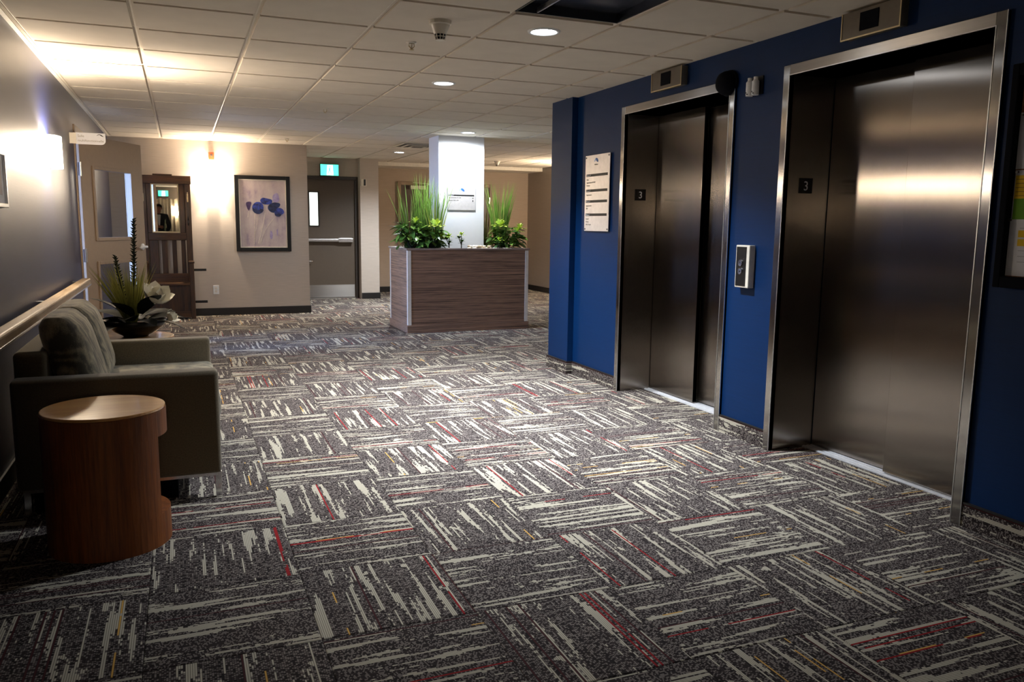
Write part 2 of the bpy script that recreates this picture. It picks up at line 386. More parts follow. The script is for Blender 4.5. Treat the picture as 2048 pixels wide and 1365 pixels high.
# ------------------------------------------------------------------ ceiling
ce = struct('ceiling', MB().box(XL-3.5, XF+.2, YB, YF+.2, HC+.06, HC+.16), 'plenum')
CA = .5842; CX, CY = -.1778, 4.4522
TROF = {(3, -2), (3, -3)}
g = .016; ctile = MB(); hh = CA/2
ctile.add([(-hh+g, -hh+g, 0), (hh-g, -hh+g, 0), (hh-g, hh-g, 0), (-hh+g, hh-g, 0), (-hh+g, -hh+g, .011), (hh-g, -hh+g, .011), (hh-g, hh-g, .011), (-hh+g, hh-g, .011),
           (-hh+.004, -hh+.004, .0111), (hh-.004, -hh+.004, .0111), (hh-.004, hh-.004, .0111), (-hh+.004, hh-.004, .0111), (-hh+.004, -hh+.004, .02), (hh-.004, -hh+.004, .02), (hh-.004, hh-.004, .02), (-hh+.004, hh-.004, .02)],
          [(3, 2, 1, 0)]+[(i, (i+1) % 4, 4+(i+1) % 4, 4+i) for i in range(4)]+[(4+i, 4+(i+1) % 4, 8+(i+1) % 4, 8+i) for i in range(4)]+[(8+i, 8+(i+1) % 4, 12+(i+1) % 4, 12+i) for i in range(4)]+[(12, 13, 14, 15)])
ct_me = ctile.mesh('ceiling_tile'); ct_me.materials.append(M['ceil'])
nc = 0
for j in range(-5, 18):
    for i in range(-1, 11):
        x0, y0 = CX+i*CA, CY+j*CA; x1, y1 = x0+CA, y0+CA
        if (i, j-0) in TROF: continue
        if x0 > XF-.05 or y0 > YF-.7: continue
        if x0 > XR+.05 and y1 < YRE: continue
        if y0 > YP and x1 < 1.64: continue
        if y0 > YX and x1 < 3.1: continue
        if not seen([(x0, y0, HC), (x1, y0, HC), (x0, y1, HC), (x1, y1, HC)], 60): continue
        o = bpy.data.objects.new('ceiling_tile', ct_me); C.objects.link(o); o.parent = ce; o.location = ((x0+x1)/2, (y0+y1)/2, HC); nc += 1
print('ceiling tiles', nc)
obj('ceiling_board', MB().box(XL, XR+.3, YB, CY-5*CA, HC, HC+.02), 'ceil', ce)
obj('ceiling_board', MB().box(XL, CX-CA, CY-5*CA, YP, HC+.006, HC+.02), 'ceil', ce)
for i in range(-1, 11):
    x = CX+i*CA; y0 = CY-5*CA if x < XR else YRE; y1 = YP if x < 1.6 else (YX if x < 3.0 else 13.95)
    obj('grid_bar', MB().box(x-.012, x+.012, y0, y1, HC+.0115, HC+.03), 'grid', ce)
for j in range(-4, 17):
    y = CY+j*CA; x0 = XL if y < YP else (1.64 if y < YX else 3.06); x1 = XR+.02 if y < YRE else XF
    if j == -1: pass
    obj('grid_bar', MB().box(x0, x1, y-.012, y+.012, HC+.0118, HC+.03), 'grid', ce)
# wall angles
obj('wall_angle', MB().box(XL, XL+.026, YB, YP, HC-.001, HC+.012), 'grid', ce)
obj('wall_angle', MB().box(XR-.024, XR, YB, 6.105, HC+.001, HC+.012), 'grid', ce)
obj('wall_angle', MB().box(XL, 1.644, YP-.02, YP, HC+.001, HC+.012), 'grid', ce)
# ------------------------------------------------------------------ walls
# left wall with doorway y 7.94..8.97
T = .15
b = MB().box(XL-T, XL, YB, 7.90, 0, HC+.05).box(XL-T, XL, 9.01, YP+.12, 0, HC+.05).box(XL-T, XL, 7.90, 9.01, 2.03, HC+.05)
struct('wall_left', b, 'navy')
struct('wall_back', MB().box(XL-T, XF+.2, YB-.15, YB, 0, HC+.05), 'beige')
# painting wall and its return towards the exit door
struct('wall_far_left', MB().box(XL, 1.644, YP, YP+.12, 0, HC+.05).box(1.50, 1.644, YP+.12, YX, 0, HC+.05), 'beige')
struct('wall_exit', MB().box(1.50, 1.80, YX, YX+.15, 0, HC+.05).box(1.80, 2.72, YX, YX+.15, 1.975, HC+.05).box(2.72, 2.76, YX, YX+.15, 0, HC+.05).box(1.3, 2.8, YX+.5, YX+.6, 0, HC+.05), 'beige')
struct('trim_1', MB().box(2.755, 3.06, 13.36, YF, 0, HC+.05), 'beige')
struct('wall_far', MB().box(3.06, XF, YF, YF+.15, 0, HC+.05), 'beige2')
struct('trim_2', MB().box(3.06, XF, 13.93, YF, 2.236, HC+.05), 'offwhite')
struct('wall_far_right', MB().box(XF, XF+.15, YRE, YF+.15, 0, HC+.05), 'darkwall')
# lift wall with two openings
E1 = (4.036, 5.362); E2 = (2.337, 3.622); XD = 3.34
b = MB()
for a, c_ in ((YB, E2[0]+.01), (E2[1]-.01, E1[0]+.01), (E1[1]-.01, YRE)): b.box(XR, XR+.5, a, c_, 0, HC+.05)
for a, c_ in (E1, E2): b.box(XR, XR+.5, a+.01, c_-.01, 2.115, HC+.05); b.box(XR+.42, XR+.5, a, c_, 0, 2.12)
struct('wall_right', b, 'blue')
struct('wall_right_return', MB().box(XR+.5, XF, YRE-.15, YRE, 0, HC+.05), 'beige')
struct('trim_3', MB().box(3.012, XR, 6.105, YRE, 0, HC+.02), 'blue')
# baseboards
def base(name, x0, x1, y0, y1, h=.1, mat='rubber'): struct(name, MB().box(x0, x1, y0, y1, 0, h), mat, bevel=.003)
base('baseboard_left', XL, XL+.012, YB, 7.88); base('baseboard_left_far', XL, XL+.012, 9.03, YP)
base('baseboard_far_left', XL+.012, 1.656, YP-.012, YP); base('baseboard_exit', 1.644, 1.656, YP, YX)
base('baseboard_trim', 2.76, 3.072, 13.348, 13.36); base('baseboard_far', 3.072, XF-.012, YF-.012, YF); base('baseboard_far_right', XF-.012, XF, YRE, YF)
base('baseboard_trim_side', 3.06, 3.072, 13.36, YF)
for nm, x, a, c_ in (('baseboard_right', XR, YB, E2[0]), ('baseboard_right_mid', XR, E2[1], E1[0]), ('baseboard_right_far', XR, E1[1], 6.105), ('baseboard_right_end', 3.012, 6.093, YRE+.012)):
    o = struct(nm, MB().box(x-.012, x, a, c_, 0, .10), 'carpet_strip'); obj('cap', MB().box(x-.014, x, a, c_, .10, .108), 'rubber', o)
o = struct('baseboard_right_step', MB().box(3.012, XR, 6.093, 6.105, 0, .10), 'carpet_strip'); obj('cap', MB().box(3.012, XR, 6.091, 6.105, .10, .108), 'rubber', o)
# the room behind the left doorway, lit by its daylight window
b = MB().box(-4.3, XL-T, 7.0, 7.1, 0, HC+.05).box(-4.3, XL-T, 10.6, 10.7, 0, HC+.05).box(-4.4, -4.3, 7.0, 7.25, 0, HC+.05).box(-4.4, -4.3, 9.6, 10.7, 0, HC+.05).box(-4.4, -4.3, 7.25, 9.6, 0, .75).box(-4.4, -4.3, 7.25, 9.6, 2.2, HC+.05)
struct('wall_room', b, 'dayroom')
wn = struct('window_1', MB().box(-4.36, -4.34, 7.25, 9.6, .75, 2.2), 'daywin')
obj('window_frame', MB().box(-4.34, -4.28, 8.39, 8.45, .75, 2.2).box(-4.34, -4.28, 7.25, 9.6, .72, .78).box(-4.34, -4.28, 7.25, 9.6, 2.17, 2.23), 'white', wn)
lamp('window_daylight', 'AREA', (-4.2, 8.42, 1.5), P_DAY, DAY, rot=Vector((6.6, .9, -1.2)).to_track_quat('-Z', 'Y').to_euler(), shape='RECTANGLE', size=2.2, size_y=1.4, spread=math.radians(70))

# ------------------------------------------------------------------ doors
def door_open():
    th = math.atan2(-.33+.8, 8.9-7.94)          # swing from the wall plane
    L = 1.02; Hd = 1.985; t = .045
    d = bpy.data.objects.new('door_1', None); C.objects.link(d); d.location = (XL+.03, 7.94, 0); d['kind'] = 'structure'
    d.rotation_euler[2] = -th; ORG[d] = Vector(d.location)
    # local: y along leaf from hinge, x>0 = corridor face
    W1 = (.20, .80, 1.10, 1.70); W2 = (.20, .80, .30, .86)
    b = MB()
    b.box(-t, 0, 0, W1[0], .012, Hd).box(-t, 0, W1[1], L, .012, Hd)
    b.box(-t, 0, W1[0], W1[1], W1[3], Hd).box(-t, 0, W1[0], W1[1], W2[3], W1[2]).box(-t, 0, W1[0], W1[1], .012, W2[2])
    obj('leaf', b, 'doorpaint', d, False)
    for W in (W1, W2):
        f = MB(); e = .03
        for s0, s1 in ((0, .010), (-t-.010, -t)):
            f.box(s0, s1, W[0]-e, W[0], W[2]-e, W[3]+e).box(s0, s1, W[1], W[1]+e, W[2]-e, W[3]+e).box(s0, s1, W[0], W[1], W[3], W[3]+e).box(s0, s1, W[0], W[1], W[2]-e, W[2])
        wf = obj('window_frame', f, 'doorpaint', d, False, bevel=.003)
        obj('pane', MB().box(-t*.55, -t*.45, W[0], W[1], W[2], W[3]), 'glass', wf, False)
    for z in (.22, .95, 1.69):
        obj('hinge', MB().lathe([(0, z-.06), (.009, z-.06), (.009, z+.06), (0, z+.06)], (.010, -.008, 0), 10).box(-.03, .004, -.012, .002, z-.055, z+.055), 'alu', d, False)
    hd = MB().lathe([(0, 0), (.032, 0), (.032, .012), (.012, .016), (.012, .055), (0, .055)], (0, L-.07, 1.0), 16, axis='X').tube([(.05, L-.07, 1.0), (.055, L-.11, 1.0), (.055, L-.20, .995)], .011, 8)
    obj('handle', hd, 'white', d, False, smooth=True)
    fr = MB().box(XL-T-.01, XL+.012, 7.88, 7.935, 0, 2.06).box(XL-T-.01, XL+.012, 8.985, 9.04, 0, 2.06).box(XL-T-.01, XL+.012, 7.935, 8.985, 2.0, 2.06)
    struct('trim_4', fr, 'doorpaint', bevel=.004)
door_open()
def door_exit():
    d = struct('door_2', MB().box(1.805, 1.965, YX+.03, YX+.075, .012, 1.955).box(2.105, 2.70, YX+.03, YX+.075, .012, 1.955).box(1.965, 2.105, YX+.03, YX+.075, 1.74, 1.955).box(1.965, 2.105, YX+.03, YX+.075, .012, 1.205), 'exitdoor')
    f = MB().box(1.945, 1.968, YX+.02, YX+.08, 1.185, 1.76).box(2.102, 2.128, YX+.02, YX+.08, 1.185, 1.76).box(1.968, 2.102, YX+.02, YX+.08, 1.738, 1.76).box(1.968, 2.102, YX+.02, YX+.08, 1.185, 1.207)
    wf = obj('window_frame', f, 'framedark', d); obj('pane', MB().box(1.968, 2.102, YX+.05, YX+.056, 1.207, 1.738), 'winglow', wf)
    obj('door_frame', MB().box(2.70, 2.775, YX-.02, YX+.08, 0, 1.955).box(1.78, 2.775, YX-.02, YX+.08, 1.955, 2.005).box(1.745, 1.805, YX-.02, YX+.08, 0, 1.955), 'framedark', d, bevel=.004)
    pb = obj('push_bar', MB().box(1.84, 2.42, YX-.055, YX-.01, .945, .99), 'alu', d, bevel=.008)
    obj('latch_case', MB().box(2.42, 2.655, YX-.06, YX+.03, .935, 1.0).box(1.84, 1.90, YX-.01, YX+.03, .94, .995), 'alu', pb, bevel=.006)
    obj('handle', MB().tube([(1.87, YX-.03, .62), (2.0, YX-.03, .622)], .011, 8).lathe([(0, YX+.03), (.03, YX+.03), (.03, YX+.02), (.01, YX-.03), (0, YX-.03)], (1.88, 0, .62), 14, axis='Y'), 'chrome', d, smooth=True)
    obj('kick_plate', MB().box(1.83, 2.685, YX+.026, YX+.03, .02, .225), 'steelH', d)
    obj('threshold', MB().box(1.80, 2.70, YX, YX+.1, 0, .010), 'alu', d)
door_exit()
def door_far(n, x0, x1, zt, closer):
    d = struct('door_%d' % n, MB().box(x0+.06, x1-.06, YF-.02, YF, .012, zt-.06), 'exitdoor')
    obj('door_frame', MB().box(x0, x0+.06, YF-.04, YF, 0, zt).box(x1-.06, x1, YF-.04, YF, 0, zt).box(x0+.06, x1-.06, YF-.04, YF, zt-.06, zt), 'doorpaint', d, bevel=.004)
    if closer: obj('closer', MB().box(x0+.23, x0+.52, YF-.09, YF-.02, zt-.135, zt-.07).tube([(x0+.5, YF-.06, zt-.06), (x0+.62, YF-.14, zt-.04), (x0+.28, YF-.05, zt-.015)], .008, 6), 'offwhite', d, bevel=.004)
    else: obj('hinge', MB().box(x1-.075, x1-.05, YF-.05, YF-.02, 1.64, 1.76), 'alu', d, bevel=.004)
    obj('handle', MB().tube([(x1-.12, YF-.06, .97), (x1-.24, YF-.06, .97)], .011, 8).lathe([(0, YF-.02), (.03, YF-.02), (.03, YF-.03), (.01, YF-.06), (0, YF-.06)], (x1-.13, 0, .97), 12, axis='Y'), 'chrome', d)
door_far(3, 3.69, 4.62, 2.01, True); door_far(4, 4.70, 5.53, 2.0, False)

# ------------------------------------------------------------------ lifts
def lift(y0, y1, label, front, split, zt=2.122):
    t = thing('elevator', label, 'elevator', ((XR+XD)/2, (y0+y1)/2, 0))
    fo = 3.05; fw = .05
    for a, c_ in ((y0, y0+fw), (y1-fw, y1)):
        j = obj('jamb', MB().box(fo, fo+.03, a, c_, 0, zt), 'steelF', t, bevel=.002)
    obj('edge_highlight', MB().box(fo-.002, fo+.004, y0+fw-.004, y0+fw, 0, zt-.05), 'alu', t); obj('edge_highlight', MB().box(fo-.002, fo+.004, y1-fw, y1-fw+.004, 0, zt-.05), 'alu', t)  # thin bright strips that paint in the highlights along jamb and header edges
    obj('edge_highlight', MB().box(fo-.002, fo+.004, y0+fw, y1-fw, zt-.055, zt-.0505), 'alu', t); obj('edge_highlight', MB().box(fo-.002, fo+.004, y0-.0005, y0+.0035, 0, zt), 'alu', t)
    obj('reveal', MB().box(fo+.03, XD+.02, y1-fw, y1-fw+.012, 0, zt-.05), 'steelR', t); obj('reveal', MB().box(fo+.03, XD+.02, y0+fw-.012, y0+fw, 0, zt-.05), 'steelR', t)
    obj('header', MB().box(fo, fo+.03, y0+fw, y1-fw, zt-.052, zt), 'steelH', t, bevel=.002)
    obj('header_soffit', MB().box(fo+.03, XD+.03, y0+fw, y1-fw, zt-.05, zt-.04), 'steelH', t)
    a, c_ = y0+fw, y1-fw
    if front == 'far':
        obj('door_panel', MB().box(XD, XD+.035, split, c_-.006, .014, zt-.051), 'steelV', t, bevel=.002)
        obj('door_panel', MB().box(XD+.06, XD+.09, a, split+.05, .014, zt-.051), 'steelV', t, bevel=.002)
    else:
        obj('door_panel', MB().box(XD+.02, XD+.05, split-.05, c_-.006, .014, zt-.051), 'steelV', t, bevel=.002)
        obj('door_panel', MB().box(XD-.02, XD+.012, a, split, .014, zt-.051), 'steelV', t, bevel=.002)
    sl = obj('sill', MB().box(XD-.045, XD+.10, a, c_, 0, .006), 'sill', t)
    for k in range(3): obj('sill_groove', MB().box(XD-.04+k*.03, XD-.028+k*.03, a, c_, .006, .009), 'sill', sl)
    pl = obj('floor_plate', MB().box(3.155, 3.247, y1-fw-.004, y1-fw, 1.45, 1.533), 'black', t, bevel=.001, label='black floor number plate')
    n = text('numeral', '3', .072, (3.201, y1-fw-.0045, 1.466), (1, 0, 0), 'paper', pl, align='CENTER'); n['label'] = 'white numeral 3'
    return t
lift(E1[0], E1[1], 'narrower-looking steel elevator at the far end, beside the silver directory sign', 'far', 4.735)
lift(E2[0], E2[1], 'large steel elevator between the call button panel and the notice board', 'near', 3.01)
def indicator(y0, y1, z0, z1, label):
    t = thing('floor_indicator', label, 'indicator', (XR, (y0+y1)/2, z0), group='floor indicators above the elevators'); x = XR-.05
    obj('housing', MB().box(x+.006, XR, y0+.006, y1-.006, z0+.006, z1-.004), 'brass', t, bevel=.002)
    obj('face_plate', MB().box(x, x+.006, y0, y1, z0, z1-.001), 'bronze', t, bevel=.003)
    w_ = (y1-y0); obj('display', MB().box(x-.004, x, y0+w_*.36, y1-w_*.33, z0+.028, z1-.018), 'matte', t)
    obj('rim', MB().box(x-.003, x+.004, y0, y1, z0, z0+.007).box(x-.003, x+.004, y0, y0+.006, z0+.007, z1-.002).box(x-.003, x+.004, y1-.006, y1, z0+.007, z1-.002), 'brass', t)
indicator(4.545, 4.905, 2.160, 2.287, 'brass edged floor indicator above the far elevator')
indicator(2.83, 3.185, 2.158, 2.287, 'brass edged floor indicator above the near elevator')
t = thing('call_panel', 'slim elevator call panel with two chrome arrow buttons between the elevators', 'button panel', (XR, 3.853, .911))
obj('housing', MB().box(XR-.042, XR, 3.793, 3.915, .911, 1.158), 'offwhite', t, bevel=.004)
obj('face_plate', MB().box(XR-.045, XR-.042, 3.818, 3.905, .921, 1.148), 'black', t)
for k, z in enumerate((1.055, 1.008)):
    bt = obj('button', MB().lathe([(0, -.052), (.012, -.052), (.0125, -.0515), (.019, -.052), (.019, -.044), (0, -.044)], (XR, 3.862, z), 20, axis='X'), 'chrome', t)
    s = 1 if k == 0 else -1; pts = [(-.006, -.002*s), (.006, -.002*s), (0, .009*s)]
    obj('arrow', MB().prism(pts if s > 0 else pts[::-1], 0, .001, lambda p: (XR-.0525-p[2], 3.862-p[0], z+p[1])), 'blackink', bt)
t = thing('alarm_bell', 'round dark dome on the wall above the far elevator corner', 'alarm', (XR, 4.10, 2.04))
obj('dome', MB().lathe([(0, -.085), (.03, -.083), (.055, -.07), (.068, -.045), (.07, -.02), (.07, 0)], (XR, 4.10, 2.105), 24, axis='X'), 'matte', t, smooth=True)
obj('base_ring', MB().lathe([(.07, -.018), (.076, -.016), (.076, 0)], (XR, 4.10, 2.105), 24, axis='X'), 'matte', t)
t = thing('wall_light_fitting', 'small bright chrome twin tube fitting between the two elevators', 'light fitting', (XR, 3.855, 2.0))
obj('back_plate', MB().box(XR-.008, XR, 3.80, 3.915, 2.005, 2.105), 'black', t)
for y in (3.885, 3.833):
    q = obj('tube', MB().lathe([(0, 2.0), (.02, 2.0), (.02, 2.075), (.012, 2.085), (.012, 2.1), (0, 2.1)], (XR-.03, y, 0), 16), 'white', t, smooth=False)
    obj('screw', MB().lathe([(0, -.052), (.004, -.052), (.004, -.049)], (XR, y+.004, 2.018), 8, axis='X').lathe([(0, -.052), (.004, -.052), (.004, -.049)], (XR, y-.006, 2.009), 8, axis='X'), 'black', q)

# ------------------------------------------------------------------ signs
NY = (0, -1, 0)
t = thing('directory_sign', 'tall brushed silver directory sign on the blue wall with black bars', 'sign', (XR, 5.715, 1.216))
obj('plate', MB().box(XR-.016, XR-.010, 5.517, 5.918, 1.216, 1.812), 'signplate', t, bevel=.001)
for y in (5.532, 5.903):
    for z in (1.232, 1.795): obj('screw', MB().lathe([(0, -.019), (.006, -.019), (.007, -.016), (.007, 0), (0, 0)], (XR, y, z), 10, axis='X'), 'framedark', t)
for k, (z, s) in enumerate(((1.655, 'Niveau 4'), (1.535, 'Niveau 3'), (1.45, 'Niveau 2'), (1.345, 'Niveau 1'))):
    br = obj('level_bar', MB().box(XR-.0168, XR-.016, 5.545, 5.898, z-.010, z+.010), 'blackink', t)
    text('bar_text', s, .019, (XR-.0175, 5.892, z-.007), NY, 'paper', br)
for z, s in ((1.617, 'Salon'), (1.594, 'Appartements 401-427'), (1.571, 'Terrasse'), (1.497, 'Appartements'), (1.412, 'Appartements'), (1.39, 'Salle'), (1.307, 'Accueil'), (1.285, 'Bureau'), (1.263, 'Salle à manger')):
    text('line_text', s, .016, (XR-.0165, 5.892, z), NY, 'greyink', t)
def logo(t, c, s, fn):
    """arched double swoosh emblem"""
    def arc(r0, r1, a0, a1, cx=0, cy=0, n=14):
        p = [(cx+r0*math.cos(a0+(a1-a0)*i/n), cy+r0*math.sin(a0+(a1-a0)*i/n)) for i in range(n+1)]
        q = [(cx+r1*math.cos(a0+(a1-a0)*i/n), cy+r1*.8*math.sin(a0+(a1-a0)*i/n)) for i in range(n, -1, -1)]
        return p+q
    g_ = obj('emblem', MB().prism([(x*s, y*s) for x, y in arc(1, .72, PI*.95, PI*.45)], 0, .0008, fn), 'logolight', t)
    obj('emblem_swoosh', MB().prism([(x*s, y*s) for x, y in arc(1, .35, PI*.6, PI*.0, .0, 0)], .0003, .0012, fn), 'logoblue', g_)
logo(t, None, .032, lambda p: (XR-.016-p[2], 5.735-p[0], 1.755+p[1]))
text('line_text', 'Résidence', .014, (XR-.0165, 5.735, 1.732), NY, 'greyink', t, align='CENTER')
YC = 9.4
t = thing('directory_sign', 'small square silver directory sign on the white column', 'sign', (3.168, YC, 1.425))
obj('plate', MB().box(2.99, 3.346, YC-.014, YC-.008, 1.425, 1.716), 'signplate', t, bevel=.001)
obj('standoff', MB().box(3.02, 3.31, YC-.008, YC, 1.45, 1.69), 'framedark', t)
br = obj('level_bar', MB().box(3.003, 3.326, YC-.0148, YC-.014, 1.592, 1.608), 'blackink', t)
text('bar_text', 'Niveau 3', .016, (3.006, YC-.0155, 1.5945), (1, 0, 0), 'paper', br)
text('line_text', 'Appartements 301-327', .0165, (3.006, YC-.0145, 1.566), (1, 0, 0), 'blackink', t)
text('line_text', 'Escalier 300 à 330', .0165, (3.006, YC-.0145, 1.535), (1, 0, 0), 'blackink', t)
for z, pts in ((1.569, [(-.008, -.004), (.008, -.004), (.008, .004), (-.008, .004)]), (1.538, [(-.005, -.011), (.005, -.011), (.006, .002), (0, .011), (-.006, .002)])):
    obj('arrow', MB().prism(pts, 0, .0008, lambda p, z=z: (3.31+p[0], YC-.014-p[2], z+p[1])), 'blackink', t)
logo(t, None, .036, lambda p: (3.168+p[0], YC-.014-p[2], 1.648+p[1]))
t = thing('projecting_sign', 'white projecting room sign with rounded corner above the open door', 'sign', (XL, 7.6, 1.87))
YS = 7.6
pts = [(XL+.045, 1.872), (-.575, 1.872)]+[(-.575+.035*math.sin(a*PI/12), 1.907-.035*math.cos(a*PI/12)) for a in range(1, 7)]+[(-.54, 1.965), (XL+.045, 1.965)]
obj('plate', MB().prism(pts, 0, .008, lambda p: (p[0], YS+p[2], p[1])), 'paper', t)
obj('bracket', MB().box(XL, XL+.05, YS-.004, YS+.012, 1.875, 1.963), 'offwhite', t, bevel=.002)
text('sign_text', 'Salle', .027, (XL+.06, YS-.001, 1.929), (1, 0, 0), 'greyink', t); text('sign_text', 'multifonctionnelle', .0262, (XL+.06, YS-.001, 1.893), (1, 0, 0), 'greyink', t)
sw = [(-.026, -.004), (-.018, .006), (-.004, .011), (.010, .006), (.028, -.010), (.016, -.008), (.004, .000), (-.004, .006), (-.016, .002)]
obj('emblem', MB().prism(sw[::-1], 0, .001, lambda p: (-.580+p[0], YS-p[2], 1.947+p[1])), 'blackink', t)
# notice board at the right edge
t = thing('notice_board', 'black framed glazed notice board with pinned papers beside the near elevator', 'notice board', (XR, 1.85, 1.03))
y0, y1, z0, z1 = 1.35, 2.275, 1.035, 1.90
obj('frame', MB().box(XR-.045, XR, y1-.03, y1, z0, z1).box(XR-.045, XR, y0, y0+.03, z0, z1).box(XR-.045, XR, y0+.03, y1-.03, z0, z0+.045).box(XR-.045, XR, y0+.03, y1-.03, z1-.045, z1), 'matte', t, bevel=.004)
obj('backing', MB().box(XR-.012, XR, y0+.03, y1-.03, z0+.045, z1-.045), 'cork', t)
def paper(name, a, c_, zb, zt, mat='paper', par=None, x=XR-.016):
    return obj(name, MB().box(x, x+.0015, a, c_, zb, zt), mat, par or t)
xq = XR-.017
p1 = paper('paper', 2.02, 2.243, 1.50, 1.715); p2 = paper('paper', 2.0, 2.240, 1.30, 1.495, 'paper', None, XR-.018); p3 = paper('paper', 2.02, 2.244, 1.083, 1.31)
obj('printed_chart', MB().box(XR-.0195, XR-.018, 2.0, 2.236, 1.375, 1.475), 'yellow', p2); obj('printed_band', MB().box(XR-.0205, XR-.0195, 2.0, 2.234, 1.305, 1.385), 'green', p2)
for k in range(5): obj('printed_line', MB().box(XR-.0201, XR-.0195, 2.03, 2.232, 1.395+k*.016, 1.397+k*.016), 'cork', p2)
for k in range(2): obj('highlighted_cell', MB().box(XR-.0172, XR-.016, 2.17, 2.205, 1.235-k*.034, 1.262-k*.034), 'yellow', p3)
for k in range(7): obj('printed_line', MB().box(XR-.0170, XR-.016, 2.05, 2.20, 1.27-k*.022, 1.2715-k*.022), 'ink', p3)
for y, z in ((2.232, 1.706), (2.228, 1.488), (2.24, 1.302)): obj('push_pin', MB().lathe([(0, -.03), (.006, -.03), (.004, -.024), (.004, -.018), (0, -.018)], (XR, y, z), 10, axis='X'), 'framedark', t)
# exit signs
def exit_sign(x0, x1, z0, z1, yw, sgn, label):
    t = thing('exit_sign', label, 'exit sign', ((x0+x1)/2, yw, z0)); yf = yw-sgn*.075
    a, c_ = sorted((yf, yw)); obj('housing', MB().box(x0, x1, a, c_, z0, z1), 'framedark', t, bevel=.003)
    a, c_ = sorted((yf, yf-sgn*.004)); f = obj('face', MB().box(x0+.006, x1-.006, a, c_, z0+.008, z1-.008), 'exitglow', t, label='glowing green face')
    w_ = x1-x0; xm = (x0+x1)/2; d = yf-sgn*.0045; d2 = d-sgn*.001
    obj('doorway_symbol', MB().prism([(xm-.045, z0+.012), (xm+.06, z0+.012), (xm+.05, z1-.018), (xm-.035, z1-.018)], 0, .001, lambda p: (p[0], d-sgn*p[2], p[1])), 'exitwhite', f, label='white doorway symbol')
    rn = MB().ball((xm+.006, d2, z0+.145), (.012, .002, .012), 8, 6)
    rn.prism([(xm-.012, z0+.085), (xm+.012, z0+.085), (xm+.014, z0+.128), (xm-.010, z0+.128)], 0, .0015, lambda p: (p[0], d2-sgn*p[2], p[1]))
    rn.prism([(xm-.012, z0+.09), (xm-.030, z0+.03), (xm-.018, z0+.03), (xm+.002, z0+.085)], 0, .0015, lambda p: (p[0], d2-sgn*p[2], p[1]))
    rn.prism([(xm, z0+.09), (xm+.012, z0+.088), (xm+.03, z0+.05), (xm+.036, z0+.03), (xm+.024, z0+.03), (xm+.018, z0+.046)], 0, .0015, lambda p: (p[0], d2-sgn*p[2], p[1]))
    rn.prism([(xm+.012, z0+.12), (xm+.014, z0+.128), (xm+.04, z0+.108), (xm+.036, z0+.10)], 0, .0015, lambda p: (p[0], d2-sgn*p[2], p[1]))
    obj('running_figure', rn, 'exitglow', f, label='green running figure')
exit_sign(2.135, 2.435, 2.005, 2.195, YX, 1, 'glowing green exit sign above the brown exit door')
exit_sign(-.60, -.30, 2.0, 2.19, YB, -1, 'green exit sign reflected in the hall stand mirror')
t = thing('fire_alarm', 'small orange red fire alarm on the beige wall above the lit sconce', 'alarm', (.418, YP, 2.055))
obj('housing', MB().box(.383, .452, YP-.035, YP, 2.055, 2.15), 'orange', t, bevel=.004); obj('lens', MB().lathe([(0, -.046), (.012, -.044), (.016, -.035)], (.418, YP, 2.115), 14, axis='Y'), 'framedark', t)
t = thing('door_sensor', 'small white and black sensor at the top corner of the exit door', 'sensor', (2.84, 13.36, 1.86))
obj('housing', MB().box(2.775, 2.80, 13.335, 13.36, 1.85, 1.965), 'offwhite', t, bevel=.003); obj('lens', MB().box(2.815, 2.845, 13.335, 13.36, 1.86, 1.96), 'black', t, bevel=.003); obj('side_case', MB().box(2.80, 2.857, 13.345, 13.36, 1.85, 1.965), 'offwhite', t, bevel=.003)
t = thing('wall_outlet', 'white electrical outlet low on the beige wall under the sconce', 'outlet', (.41, YP, .285))
obj('cover_plate', MB().box(.373, .447, YP-.006, YP, .285, .405), 'white', t, bevel=.002)
for z in (.325, .366): obj('socket', MB().box(.396, .424, YP-.008, YP-.006, z-.013, z+.013), 'offwhite', t, bevel=.001)

